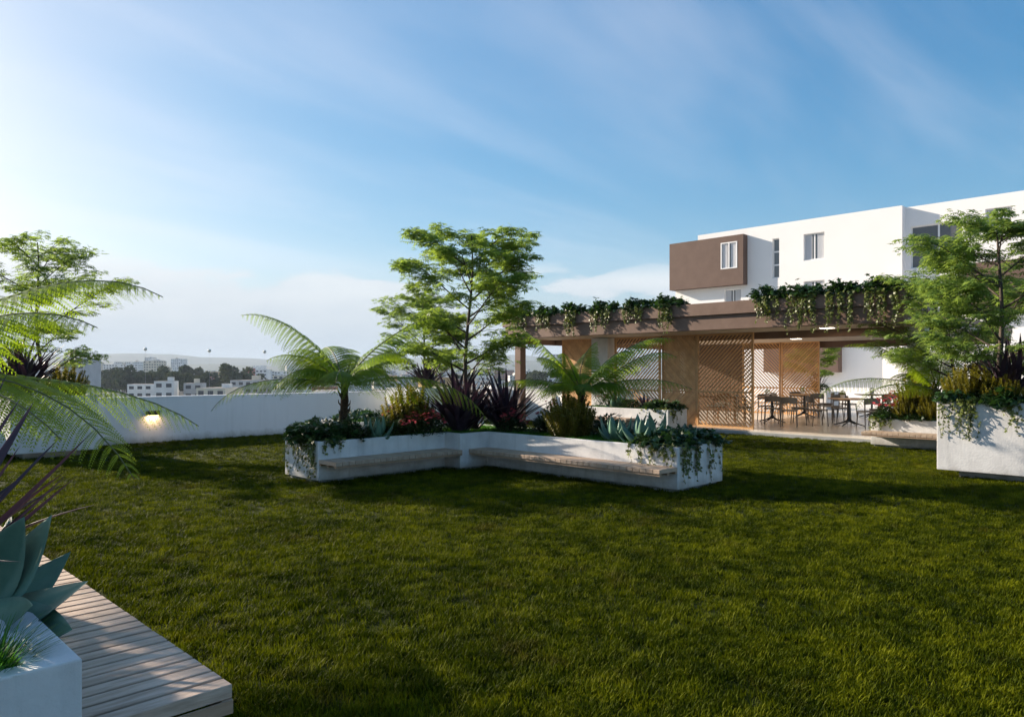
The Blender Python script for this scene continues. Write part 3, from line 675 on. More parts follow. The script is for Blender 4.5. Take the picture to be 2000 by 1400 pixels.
def box_window(parent, X, b):
    y0, y1, z0, z1 = b; m = MB(); fw = .055
    for q in ((y0, y0 + fw, z0, z1), (y1 - fw, y1, z0, z1), (y0 + fw, y1 - fw, z0, z0 + fw), (y0 + fw, y1 - fw, z1 - fw, z1), ((y0 + y1) / 2 - .03, (y0 + y1) / 2 + .03, z0 + fw, z1 - fw)): m.box(X - .015, X + .07, *q)
    m.build('window_frame', M['frame'], parent)
    boxo('pane', M['glass'], parent, X + .062, X + .068, y0 + .03, y1 - .03, z0 + .03, z1 - .03)
    for (a, c_) in ((y0 + .08, y0 + (y1 - y0) * .40), (y1 - (y1 - y0) * .40, y1 - .08)):
        c = MB(); n = 12
        for i in range(n):
            u0, u1 = a + (c_ - a) * i / n, a + (c_ - a) * (i + 1) / n; o0, o1 = X + .038 + .016 * (i % 2), X + .038 + .016 * ((i + 1) % 2)
            c.quad((o0, u0, z0 + .06), (o1, u1, z0 + .06), (o1, u1, z1 - .06), (o0, u0, z1 - .06))
        c.build('curtain', M['curtain'], parent)
box_window(bx, 37.5, bx_w)
boxo('projecting_box', M['brown'], bd, 37.45, 37.999, 14.5, 18.4, 1.55, 4.2)
# recessed right-hand wing
SX = 38.43
w2 = [(9.27, 11.45, 6.5, 8.5, 'big'), (7.35, 8.38, 7.64, 8.87, 'two'), (9.27, 11.45, 3.6, 5.6, 'big')]
m = holed_wall(SX, -6.0, 11.699, -0.05, 9.46, [w_[:4] for w_ in w2])
m.quad((SX, -6, 9.46), (SX + 9, -6, 9.46), (SX + 9, 11.699, 9.46), (SX, 11.699, 9.46)); m.quad((SX, -6, -.05), (SX + 9, -6, -.05), (SX + 9, -6, 9.46), (SX, -6, 9.46))
m.build('wall', M['facade'], bd)
for w_ in w2: window(bd, SX, *w_)
boxo('projecting_box', M['brown'], bd, 37.95, SX - .001, 5.2, 9.2, 4.2, 6.45)
# back hall of the same block at ground level, seen under the pergola roof
boxo('ground_storey', M['facade'], bd, 34.6, 37.99, -6.0, 9.6, -0.05, 3.1, bevel=0.01)

# ------------------------------------------------------------------ plants
def bez(p, n):
    p = [np.array(q, float) for q in p]; t = np.linspace(0, 1, n)[:, None]
    return (1 - t) ** 3 * p[0] + 3 * (1 - t) ** 2 * t * p[1] + 3 * (1 - t) * t * t * p[2] + t ** 3 * p[3]
def nrm(v): return v / (np.linalg.norm(v, axis=-1, keepdims=True) + 1e-9)
def frond(parent, pts, hw, seed, npin=30, npl=19):
    """pinnate tree fern frond along a bezier; hw = half width"""
    rg = np.random.default_rng(seed)
    C = bez(pts, 60); T = nrm(np.gradient(C, axis=0)); up = np.array([0, 0, 1.0])
    tot = np.linalg.norm(np.diff(C, axis=0), axis=1).sum()
    Vp, Fp, n = [], [], 0; roll = rg.uniform(-.45, .45)
    # pinnule leaf: pointed strip
    for i in range(npin):
        u = 0.10 + 0.90 * (i + 0.5) / npin
        prof = min(1, (u / 0.30)) ** 0.7 * (1 - max(0, u - 0.35) / 0.66) ** 0.75
        f = u * 59; k = min(58, int(f)); c = C[k] + (C[k + 1] - C[k]) * (f - k); tg = T[k]
        s = nrm(np.cross(tg, up)); nn = np.cross(s, tg); s, nn = s * math.cos(roll) + nn * math.sin(roll), nn * math.cos(roll) - s * math.sin(roll)
        for sg in (-1, 1):
            ln = hw * prof * rg.uniform(0.9, 1.06)
            if ln < 0.012: continue
            d = nrm(sg * s * 0.90 + tg * 0.40 - nn * 0.06)
            dr = rg.uniform(0.42, 0.62)
            m = max(5, int(npl * (0.45 + 0.55 * prof)))
            for j in range(m):
                w_ = (j + 0.6) / m
                base = c + d * ln * w_ - up * dr * ln * w_ * w_ + tg * 0.10 * ln * w_ * w_
                pl = ln * 0.17 * (1 - w_) ** 0.55 * min(1, 0.5 + w_ * 2) + 0.004
                dd = nrm(d - up * 2 * dr * w_); q = nrm(np.cross(dd, nn))
                wd_ = ln / m * 0.50
                for s2 in (-1, 1):
                    e = nrm(q * s2 + dd * 0.35 - nn * 0.12)
                    tip = base + e * pl
                    mid = base + e * pl * 0.55
                    Vp += [base - dd * wd_ * .8, mid - dd * wd_ * .9, tip + dd * wd_ * .4, mid + dd * wd_ * .9]
                    Fp.append((n, n + 1, n + 2, n + 3)); n += 4
            # fine pinna rib
            e0, e1 = c, c + d * ln * 0.97 - up * dr * ln * .94
            em = c + d * ln * .5 - up * dr * ln * .25
            w2 = nrm(np.cross(d, nn)) * 0.0022
            Vp += [e0 - w2, e0 + w2, em + w2, em - w2]; Fp.append((n, n + 1, n + 2, n + 3)); n += 4
            Vp += [em - w2, em + w2, e1 + w2 * .4, e1 - w2 * .4]; Fp.append((n, n + 1, n + 2, n + 3)); n += 4
    o = link('frond', arr_mesh('frond', np.array(Vp), np.array(Fp)), M['fern'], parent)
    mb = MB(); mb.tube([Vector(C[k]) for k in range(0, 60, 5)] + [Vector(C[59])], [0.011 * (1 - k / 14) + 0.0015 for k in range(13)], 6); mb.build('rachis', M['fern_stem'], o, smooth=True)
    return o
def tree_fern(label, base, crown, specs, hw, seed, r=0.058):
    """specs: list of (px, py, depth) tips or world vectors with lift"""
    t = thing('tree_fern', label, 'tree fern')
    base = Vector(base); crown = Vector(crown); rg = random.Random(seed)
    m = MB(); pts = [base + (crown - base) * (i / 7) + Vector((rg.uniform(-.01, .01), rg.uniform(-.01, .01), 0)) for i in range(8)]
    m.tube(pts, [r * (1.15 - .25 * i / 7 + .12 * (i % 2)) for i in range(8)], 12); m.build('trunk', M['fern_trunk'], t, smooth=False)
    # old frond stubs on the trunk
    for i in range(22):
        a = rg.uniform(0, 6.28); f = rg.uniform(0.1, 1.0); p = base + (crown - base) * f; q = Vector((math.cos(a), math.sin(a), 0))
        mb = MB(); mb.tube([p + q * r * .8, p + q * (r + .03) + Vector((0, 0, .05)), p + q * (r + .035) + Vector((0, 0, .10))], [.014, .011, .004], 5); mb.build('frond_stub', M['fern_trunk'], t)
    for i, sp in enumerate(specs):
        tip, c1, c2, k = sp
        frond(t, [crown, c1, c2, tip], hw * k, seed * 50 + i, *((34, 28) if r > .08 else ((32, 18) if seed == 7 else (25, 20))))
    return t
Fw = Vector((R2, R2, 0)); Rt = Vector((R2, -R2, 0)); Up = Vector((0, 0, 1))
def fr(crown, dirv, length, lift, drop, k=1.0):
    """frond leaving crown towards dirv, lifting then arching over"""
    d = dirv.normalized(); c = Vector(crown)
    return (c + d * length + Up * (lift - drop), c + d * length * .22 + Up * lift * .55, c + d * length * .62 + Up * lift * 1.18, k)
# --- centre-left fern
c = W(672, 752, 11.35); b = Vector((c.x, c.y, 0.53))
sp = [(W(470, 616, 11.2), W(650, 705, 11.3), W(560, 600, 11.2), 1.0),
      (W(412, 803, 10.9), W(620, 742, 11.2), W(470, 715, 11.0), 0.8),
      (W(858, 615, 11.9), W(700, 700, 11.5), W(780, 632, 11.8), 1.0),
      (W(958, 832, 11.2), W(730, 742, 11.3), W(890, 700, 11.2), 0.85),
      fr(c, -Fw + Rt * .1, 1.05, .35, .45, .9), fr(c, -Fw * .6 - Rt * .8, 1.15, .40, .5, .9), fr(c, -Fw * .6 + Rt * .7, 1.05, .38, .45, .9),
      fr(c, Fw, 1.2, .55, .4, .9), fr(c, Fw * .8 - Rt * .5, 1.35, .75, .35, 1.0), fr(c, Fw * .7 + Rt * .75, 1.3, .65, .35, .9),
      (W(560, 690, 11.9), W(655, 720, 11.5), W(610, 660, 11.7), 0.8), (W(795, 700, 11.0), W(690, 722, 11.2), W(745, 665, 11.1), 0.8), (W(520, 705, 10.9), W(650, 728, 11.2), W(580, 668, 11.0), 0.85)]
tree_fern('tree fern with a short brown trunk at the left end of the central planter', b, c, sp, 0.60, 3)
# --- centre-right fern
c = W(1135, 766, 11.9); b = Vector((c.x, c.y, 0.53))
sp = [(W(1000, 628, 12.1), W(1120, 735, 12.0), W(1060, 665, 12.0), 0.9),
      (W(1318, 664, 11.6), W(1165, 725, 11.8), W(1245, 640, 11.7), 0.9),
      (W(1322, 698, 11.9), W(1190, 745, 11.9), W(1262, 660, 11.9), 0.8),
      (W(1352, 760, 11.4), W(1180, 748, 11.8), W(1270, 722, 11.5), 0.75),
      (W(975, 752, 11.8), W(1100, 748, 11.9), W(1030, 728, 11.8), 0.75),
      (W(1165, 668, 12.3), W(1125, 735, 12.0), W(1140, 680, 12.2), 0.75), (W(1100, 690, 11.6), W(1125, 735, 11.8), W(1105, 690, 11.7), 0.6),
      fr(c, -Fw + Rt * .2, .8, .22, .3, .75), fr(c, -Fw * .6 - Rt * .8, .9, .25, .3, .75), fr(c, -Fw * .5 + Rt * .9, .9, .25, .3, .75), fr(c, Fw - Rt * .2, 1.0, .4, .3, .8),
      (W(1240, 690, 11.3), W(1160, 735, 11.6), W(1200, 668, 11.4), 0.75), (W(1048, 700, 11.5), W(1115, 738, 11.7), W(1080, 690, 11.6), 0.8)]
tree_fern('tree fern with bright arching fronds at the right of the central planter', b, c, sp, 0.60, 5)
# --- right-hand fern
c = W(1832, 765, 15.2); b = Vector((c.x, c.y, 0.53))
sp = [(W(1600, 775, 14.8), W(1790, 742, 15.1), W(1655, 716, 14.9), 0.8), (W(1648, 676, 15.6), W(1800, 728, 15.3), W(1720, 650, 15.5), 1.0),
      (W(1848, 655, 15.5), W(1835, 730, 15.2), W(1842, 680, 15.4), 0.85), (W(1672, 800, 14.0), W(1790, 745, 15.0), W(1705, 735, 14.4), 0.6), (W(1960, 690, 16.2), W(1860, 730, 15.4), W(1910, 660, 15.8), .9),
      (W(1790, 672, 14.8), W(1822, 735, 15.1), W(1808, 685, 14.9), 0.7), fr(c, Fw - Rt * .4, 1.2, .5, .3, .9), fr(c, -Fw + Rt * .6, 1.1, .4, .4, .8)]
tree_fern('tree fern leaning over the patio from the low planter at right', b, c, sp, 0.54, 7)
# --- foreground fern, its crown outside the picture
c = Vector((-0.18, 6.30, 1.22)); b = Vector((-0.05, 6.2, 0.48))
c = W(-330, 770, 4.95)
sp = [(W(318, 580, 5.1), W(-150, 640, 5.0), W(140, 478, 5.1), 1.0), (W(190, 640, 4.6), W(-180, 660, 4.8), W(40, 560, 4.7), 1.0),
      (W(388, 832, 4.9), W(-120, 715, 4.9), W(230, 720, 4.9), 0.95), (W(262, 935, 4.2), W(-160, 700, 4.7), W(120, 690, 4.4), 1.0),
      (W(120, 860, 3.9), W(-200, 715, 4.6), W(0, 720, 4.2), 0.9),
      fr(c, Fw, 1.5, .6, .4, .9), fr(c, -Rt, 1.6, .6, .4, .9), fr(c, -Fw, 1.4, .55, .45, .9), fr(c, Fw - Rt, 1.6, .7, .4, .9), fr(c, -Fw - Rt, 1.5, .5, .5, .9)]
tree_fern('large tree fern reaching in from the left edge over the foreground planter', Vector((c.x + .02, c.y, 0.48)), c, sp, 0.52, 9, r=0.09)

# --- purple flax
def flax_blade_mesh(seed):
    rg = random.Random(seed); n = 10; V = []; F = []; bend = rg.uniform(0.05, 0.42); wv = rg.uniform(-.04, .04)
    for i in range(n + 1):
        u = i / n; w_ = 0.024 * (0.75 + 0.5 * u) * (1 - max(0, u - 0.45) / 0.55) ** 0.85 + 0.0006
        ang = bend * u * u; y = bend * u * u * 0.9; z = u * (1 - 0.25 * bend * u); x = wv * math.sin(u * 3)
        V += [(x - w_, y - .35 * w_ * 1.6, z), (x, y + 0.2 * w_, z - .0), (x + w_, y - .35 * w_ * 1.6, z)]
    for i in range(n):
        a = i * 3; F += [(a, a + 1, a + 4, a + 3), (a + 1, a + 2, a + 5, a + 4)]
    me = bpy.data.meshes.new('flax_blade'); me.from_pydata(V, [], F); me.update(); me.polygons.foreach_set('use_smooth', [True] * len(F)); me.materials.append(M['flax']); return me
FB = [flax_blade_mesh(i) for i in range(8)]
def flax(label, x, y, z, h, n, seed, spread=48, wid=1.0):
    t = thing('purple_flax', label, 'flax plant', (x, y, z), group='purple flax plants'); rg = random.Random(seed)
    for i in range(n):
        o = link('blade', FB[rg.randrange(8)], None, t); f = (i + .5) / n
        h2 = h; az = i * 2.399 + rg.uniform(-.3, .3); tilt = rad(spread) * f ** 0.75 * rg.uniform(.75, 1.15); L_ = h * rg.uniform(0.72, 1.08) * (1.0 - .12 * f)
        o.rotation_euler = (-tilt, 0, az)
        o.rotation_mode = 'XYZ'; o.matrix_basis = Matrix.Rotation(az, 4, 'Z') @ Matrix.Rotation(-tilt, 4, 'X') @ Matrix.Diagonal((wid * 1.55 * h * rg.uniform(.8, 1.2), L_, L_, 1))
        o.location = (rg.uniform(-.05, .05) * h, rg.uniform(-.05, .05) * h, -0.01)
    return t
flax('large dark purple flax at the inner corner of the central planter', 8.18, 9.42, 0.54, 1.32, 76, 1)
flax('dark purple flax beside the pink flowers right of the maple trunk', 8.92, 9.10, 0.54, 1.22, 62, 2)
flax('purple flax close behind the largest one, under the maple crown', 8.62, 9.60, 0.54, 1.2, 44, 12)
flax('purple flax in the tall planter by the far wall, behind the maple', 12.35, 15.55, 1.1, 1.1, 46, 3)
flax('purple flax in the tall planter at far left', 3.2, 15.8, 1.1, 1.3, 60, 4)
flax('purple flax standing high in the tall planter at the right edge', 13.15, 2.55, 1.1, 1.15, 54, 5)
flax('purple flax in the low planter beside the patio, half hidden by golden shrubs', 16.9, 4.35, 0.54, 0.80, 24, 6)
flax('purple flax in the planter in front of the timber screens', 16.7, 11.6, 0.54, 0.62, 30, 7)
def orient(d, n):
    z = d.normalized(); y = (n - z * n.dot(z)).normalized(); x = y.cross(z)
    return Matrix((x, y, z)).transposed().to_4x4()
def place_blades(label, x, y, z, seed):
    t = thing('purple_flax', label, 'flax plant', (x, y, z), group='purple flax plants'); rg = random.Random(seed)
    o3 = Vector((x, y, z))
    tips = [W(84, 742, 3.6), W(196, 838, 3.3), W(165, 905, 3.5), W(140, 925, 3.4), W(40, 760, 3.7), W(45, 850, 3.3), W(-40, 640, 3.7), W(-120, 700, 3.4), W(-220, 620, 3.8), W(-60, 560, 4.2), W(-300, 700, 3.5), W(25, 700, 4.0)]
    for i, tp in enumerate(tips):
        d = tp - o3; ln = d.length; o = link('blade', FB[i % 8], None, t)
        o.matrix_basis = orient(d, Fw + Up * .4) @ Matrix.Diagonal(((1.25, .55, .45, .5, .8, .6)[i % 6], ln * .25, ln, 1)); o.location = (rg.uniform(-.03, .03), rg.uniform(-.03, .03), 0)
    for i in range(26):
        o = link('blade', FB[rg.randrange(8)], None, t); az = rg.uniform(0, 6.28); tilt = rad(rg.uniform(4, 46))
        o.matrix_basis = Matrix.Rotation(az, 4, 'Z') @ Matrix.Rotation(-tilt, 4, 'X') @ Matrix.Diagonal((1.0, 1.0, rg.uniform(.8, 1.1), 1)); o.location = (rg.uniform(-.04, .04), rg.uniform(-.04, .04), 0)
fx = W(-200, 1130, 3.3)
place_blades('near purple flax with long blades crossing the left edge of the picture', fx.x, fx.y, 0.5, 8)
flax('purple flax in a planter at the back of the patio beyond the dining tables', 29.0, 12.05, 0.75, 1.0, 26, 9)

# --- agaves
def agave_leaf_mesh(seed):
    rg = random.Random(seed); n = 16; V = []; F = []; bend = rg.uniform(-.12, .30); wv = rg.uniform(-.05, .05)
    for i in range(n + 1):
        u = i / n; w_ = 0.165 * (0.55 + .45 * math.sin(min(1, u / .45) * math.pi / 2)) * (1 if u < .45 else max(0, 1 - ((u - .45) / .55) ** 1.7)) + 0.0008
        z = u; y = bend * u * u - .22 * math.sin(u * math.pi); x = wv * math.sin(u * 3.1); th = 0.035 * (1 - u) + .002
        for k in range(5):
            s = (k - 2) / 2; V.append((x + s * w_, y + abs(s) ** 1.6 * w_ * .45, z))
        for k in range(3, 0, -1):
            s = (k - 2) / 2; V.append((x + s * w_, y + abs(s) ** 1.6 * w_ * .45 - th, z))
    R_ = 8
    for i in range(n):
        for k in range(R_):
            k2 = (k + 1) % R_; F.append((i * R_ + k, i * R_ + k2, (i + 1) * R_ + k2, (i + 1) * R_ + k))
    F.append(tuple(range(n * R_, n * R_ + R_)))
    me = bpy.data.meshes.new('agave_leaf'); me.from_pydata(V, [], F); me.update(); me.polygons.foreach_set('use_smooth', [True] * len(F)); me.materials.append(M['agave']); return me
AL = [agave_leaf_mesh(i) for i in range(6)]
def agave(label, x, y, z, size, n, seed, maxt=78):
    t = thing('agave', label, 'agave', (x, y, z), group='blue-green agaves'); rg = random.Random(seed)
    for i in range(n):
        f = (i + .3) / n; az = i * 2.399 + rg.uniform(-.15, .15); tilt = rad(8 + (maxt - 8) * f ** .8) ; L_ = size * (0.75 + .25 * math.sin(f * 3.0)) * rg.uniform(.9, 1.08)
        o = link('leaf', AL[rg.randrange(6)], None, t)
        # mesh leaf bends towards +y: lean it over +y, curve upwards at tips
        o.matrix_basis = Matrix.Rotation(az, 4, 'Z') @ Matrix.Rotation(-tilt, 4, 'X') @ Matrix.Diagonal((L_ * 1.0, -L_ * .8, L_, 1))
        o.location = (0, 0, 0.01)
agave('blue-green agave beside the tree fern trunk in the central planter', 6.62, 9.58, 0.54, 0.42, 18, 1)
agave('big blue-green agave next to the ivy at the right end of the central planter', 8.74, 6.04, 0.54, 0.54, 18, 2)
agave('upright blue-green agave just left of the biggest one in the central planter', 8.80, 6.60, 0.54, 0.46, 13, 3, 60)
agave('pale agave half buried in ivy at the right end of the central planter', 9.05, 5.55, 0.58, 0.30, 12, 4, 60)
agave('agave with flat rosette in the planter before the timber screens', 16.75, 12.6, 0.54, 0.50, 14, 5)
ag = thing('agave', 'very large near agave over the foreground plank bench', 'agave', (0.46, 3.86, 0.52), group='blue-green agaves')
def lead(parent, org, tip, wid, i, roll=0.0):
    d = tip - org; ln = d.length; o = link('leaf', AL[i % 6], None, parent)
    # trough of the leaf up and a little towards the lawn
    o.matrix_basis = orient(d, Fw * .75 - Up * .8) @ Matrix.Rotation(roll, 4, 'Z') @ Matrix.Diagonal((wid * 1.15, -ln * .5, ln, 1))
og = Vector((0.46, 3.86, 0.52))
for i, (px, py, d, w_) in enumerate(((124, 1018, 3.25, .74), (42, 1008, 3.15, .70), (138, 1098, 3.5, .6), (170, 1132, 3.0, .72), (138, 1228, 2.85, .66), (-60, 960, 3.1, .55), (-120, 1020, 3.0, .6), (-180, 1090, 2.9, .6), (-150, 1000, 3.5, .6), (20, 1000, 3.9, .5), (60, 1180, 2.75, .5), (-90, 1200, 2.6, .6))):
    lead(ag, og, W(px, py, d), w_, i, rad([0, 20, 10, -15, 5, -20][i % 6]))
# grass clump in the foreground planter corner
def grass_clump(label, x, y, z, n, h, seed, spr):
    rg = np.random.default_rng(seed); V = []; F = []
    for i in range(n):
        a = rg.uniform(0, 6.283); r0 = spr * math.sqrt(rg.uniform()); hh = h * rg.uniform(.55, 1.1); ln = hh * rg.uniform(.25, 1.0); w_ = 0.0028; b = a + rg.uniform(-.6, .6)
        bx_, by_ = r0 * math.cos(a), r0 * math.sin(a); dx, dy = math.cos(b), math.sin(b); k = len(V)
        for s in range(6):
            u = s / 5; ww = w_ * (1 - u) ** .6 + .0003; px_ = bx_ + dx * ln * u ** 1.8; py_ = by_ + dy * ln * u ** 1.8; pz = hh * (u - .35 * u * u * ln / hh)
            V += [(px_ - dy * ww, py_ + dx * ww, pz), (px_ + dy * ww, py_ - dx * ww, pz)]
        for s in range(5): F.append((k + 2 * s, k + 2 * s + 1, k + 2 * s + 3, k + 2 * s + 2))
    t = link('grass_clump', arr_mesh('grass_clump', np.array(V), np.array(F)), M['bed_grass']); t.location = (x, y, z); tag(t, label, 'grass')
grass_clump('bright green grass clump in the corner of the foreground planter', 0.50, 3.07, 0.50, 480, 0.24, 3, 0.09)
grass_clump('bright green grass clump further back in the foreground planter bed', 0.24, 3.2, 0.50, 360, 0.22, 4, 0.12)

# --- golden shrubs
def plume_mesh(seed):
    rg = np.random.default_rng(seed); n = 95; V = []; F = []
    bx_, by_ = rg.normal(0, .06, 2)
    for i in range(n):
        u = 0.18 + .82 * (i + rg.uniform()) / n; a = i * 2.399; l = 0.105 * (1.1 - .55 * u) * rg.uniform(.7, 1.2); el = rg.uniform(.5, 1.1)
        p = np.array([bx_ * u * u, by_ * u * u, u]); d = np.array([math.cos(a) * math.cos(el), math.sin(a) * math.cos(el), math.sin(el)]); s = nrm(np.cross(d, [0, 0, 1.0])) * l * .20
        k = len(V); V += [p, p + d * l * .5 - s, p + d * l, p + d * l * .5 + s]; F.append((k, k + 1, k + 2, k + 3))
    for s in range(4):
        u0, u1 = s / 4, (s + 1) / 4; r = .010
        for q in ((r, 0), (0, r)):
            k = len(V); V += [np.array([bx_ * u0 * u0 - q[0], by_ * u0 * u0 - q[1], u0]), np.array([bx_ * u0 * u0 + q[0], by_ * u0 * u0 + q[1], u0]), np.array([bx_ * u1 * u1 + q[0] * .7, by_ * u1 * u1 + q[1] * .7, u1]), np.array([bx_ * u1 * u1 - q[0] * .7, by_ * u1 * u1 - q[1] * .7, u1])]; F.append((k, k + 1, k + 2, k + 3))
    me = arr_mesh('plume', np.array(V), np.array(F)); me.materials.append(M['golden']); return me
PM = [plume_mesh(i) for i in range(6)]
def golden(label, x, y, z, h, w_, n, seed):
    t = thing('golden_shrub', label, 'shrub', (x, y, z), group='golden feathery shrubs'); rg = random.Random(seed)
    for i in range(n):
        f = math.sqrt((i + .5) / n); a = i * 2.399 + rg.uniform(-.2, .2); L_ = h * (1 - .42 * f * f) * rg.uniform(.82, 1.1)
        o = link('plume', PM[rg.randrange(6)], None, t); s = L_ * rg.uniform(.9, 1.15)
        o.matrix_basis = Matrix.Rotation(a, 4, 'Z') @ Matrix.Rotation(-rad(26) * f, 4, 'X') @ Matrix.Diagonal((max(s, h * .75) * 1.5, max(s, h * .75) * 1.5, L_, 1))
        o.location = (math.cos(a + math.pi / 2) * w_ * f * .6, math.sin(a + math.pi / 2) * w_ * f * .6, -.02)
golden('golden feathery shrub behind the pink flowers left of the maple trunk', 7.50, 9.95, 0.54, 0.82, 0.46, 78, 1)
golden('golden feathery shrub in front of the right-hand tree fern of the central planter', 8.78, 7.50, 0.54, 0.70, 0.41, 102, 2)
golden('dark golden shrub under the tree in the tall planter at far left', 3.92, 15.95, 1.08, 0.62, 0.46, 74, 3)
golden('wide golden shrub filling the left of the tall planter at the right edge', 12.85, 2.98, 1.08, 0.62, 0.46, 102, 4)
golden('golden shrub next to the flax in the tall planter at the right edge', 12.72, 2.55, 1.08, 0.46, 0.35, 74, 5)
golden('golden shrub in the low planter next to the patio, left one', 16.78, 5.05, 0.54, 0.62, 0.35, 71, 6)
golden('golden shrub in the low planter next to the patio, right one', 16.75, 4.60, 0.54, 0.58, 0.35, 71, 7)
golden('golden shrub at the back of the low patio planter under the fern', 17.0, 4.9, 0.54, 1.0, 0.38, 57, 8)

# --- leafy shrubs and pink flowers
lfV = [(0, 0, 0), (.22, .45, .03), (0, 1, -.04), (-.22, .45, .03)]; lfF = [(0, 1, 2), (0, 2, 3)]
def leafy(parent, rx, ry, rz, zc, n, size, mat, seed, name='foliage'):
    rg = np.random.default_rng(seed); dv = nrm(rg.normal(size=(n, 3))); dv[:, 2] = np.abs(dv[:, 2]) * 1.0 - .25; rr = rg.uniform(.35, 1.0, n) ** .6
    ps = dv * rr[:, None] * np.array([rx, ry, rz]) * (1 + .15 * np.sin(dv[:, :1] * 5 + seed)) + np.array([0, 0, zc])
    R = rotz(np.arctan2(-dv[:, 0], dv[:, 1]) + rg.normal(0, .5, n)) @ rotx(rg.uniform(-.5, .9, n)) @ rotz(rg.normal(0, .3, n))
    V, F = scatter(lfV, lfF, ps, R, size * rg.uniform(.6, 1.3, n))
    return link(name, arr_mesh(name, V, F), mat, parent)
def flower_mesh(seed):
    rg = np.random.default_rng(seed); V = []; F = []
    for c_ in range(5):
        o_ = np.array([rg.normal(0, .35), rg.normal(0, .35), rg.normal(0, .18)])
        for k in range(5):
            a = k * 1.2566 + rg.uniform(-.2, .2); d = np.array([math.cos(a), math.sin(a), .25]); s = np.array([-math.sin(a), math.cos(a), 0]) * .22; i = len(V)
            V += [o_, o_ + d * .32 - s, o_ + d * .62, o_ + d * .32 + s]; F.append((i, i + 1, i + 2, i + 3))
    me = arr_mesh('flower_head', np.array(V), np.array(F)); me.materials.append(M['petal']); return me
FM = [flower_mesh(i) for i in range(4)]
def flower_shrub(label, x, y, z, rx, h, nf, seed, fs=0.045):
    t = thing('flowering_shrub', label, 'flowering shrub', (x, y, z), group='pink flowering shrubs'); rg = random.Random(seed)
    leafy(t, rx, rx, h * .62, h * .22, 900, 0.075, M['shrub'], seed)
    st = MB()
    for i in range(nf):
        a = rg.uniform(0, 6.28); r_ = rx * math.sqrt(rg.uniform(0.02, 1)) * 1.05; zz = h * (1 - .42 * (r_ / rx) ** 2) * rg.uniform(.72, 1.08)
        o = link('flower_head', FM[i % 4], None, t); s = fs * rg.uniform(.7, 1.25); o.scale = (s, s, s); o.location = (r_ * math.cos(a), r_ * math.sin(a), zz); o.rotation_euler = (rg.uniform(-.5, .5), rg.uniform(-.5, .5), rg.uniform(0, 6))
        st.tube([(r_ * .6 * math.cos(a), r_ * .6 * math.sin(a), zz * .4), (r_ * math.cos(a), r_ * math.sin(a), zz)], .0035, 4, cap=False)
    st.build('stems', M['vine_stem'], t)
flower_shrub('pink flowering shrub between the agave and the large flax of the central planter', 7.45, 9.52, 0.54, .40, .46, 64, 1)
flower_shrub('small pink flowering shrub growing behind the first one left of the flax', 7.30, 9.95, 0.54, .26, .58, 12, 2)
flower_shrub('pink flowering shrub below the second flax right of the maple trunk', 8.72, 8.72, 0.54, .28, .42, 34, 3)
flower_shrub('sparse red flowering shrub at the back of the central planter near the screens', 9.2, 8.2, 0.54, .30, .66, 16, 4)
flower_shrub('red flowering shrub in the planter before the timber screens', 16.8, 12.9, 0.54, .40, .66, 16, 5)
flower_shrub('red and pink flowering shrub at the patio corner of the low right planter', 16.75, 5.45, 0.54, .26, .62, 26, 6, .055)
def shrub(label, x, y, z, r, h, n, seed, size=.08, mat='shrub'):
    t = thing('leafy_shrub', label, 'shrub', (x, y, z), group='dark leafy shrubs'); leafy(t, r, r, h * .75, h * .3, n, size, M[mat], seed)
    m = MB()
    for i in range(9):
        a = i * .7; m.tube([(0, 0, 0), (math.cos(a) * r * .4, math.sin(a) * r * .4, h * .4), (math.cos(a) * r * .7, math.sin(a) * r * .7, h * .75)], [.008, .005, .002], 4)
    m.build('stems', M['vine_stem'], t)
shrub('dark leafy shrub between the second flax and the golden shrub', 8.95, 8.10, 0.54, .30, .42, 1100, 1)
shrub('low dark leafy shrub at the foot of the left tree fern trunk', 6.25, 9.62, 0.54, .30, .30, 800, 21)
shrub('dark leafy shrub behind the left tree fern trunk by the planter rim', 6.15, 10.05, 0.54, .34, .36, 800, 22)
shrub('dark leafy shrub between the pink flowers and the large flax', 7.95, 9.75, 0.54, .34, .44, 900, 23)
shrub('dark leafy shrub behind the golden shrub at the right of the central planter', 9.2, 7.1, 0.54, .30, .46, 900, 24)
shrub('dark leafy shrub behind the two agaves of the central planter', 9.15, 6.3, 0.54, .30, .34, 800, 25)
shrub('dark leafy shrub behind the agave left of the pink flowers', 7.0, 9.6, 0.54, .24, .30, 600, 26)
shrub('dark leafy shrub behind the fern trunk and agave', 6.95, 9.95, 0.54, .32, .36, 900, 2)
shrub('dark leafy ground cover under the golden shrubs of the right-hand low planter', 16.75, 4.9, 0.54, .36, .32, 1000, 3, .09)
shrub('dark leafy shrub in the planter before the timber screens', 16.7, 12.1, 0.54, .36, .36, 1000, 4)
shrub('dark leafy ground cover at the front of the tall right planter', 12.75, 2.7, 1.1, .42, .24, 900, 5)
shrub('dark leafy shrub at the far end of the low back planter', 9.4, 12.9, 0.54, .5, .4, 900, 6)

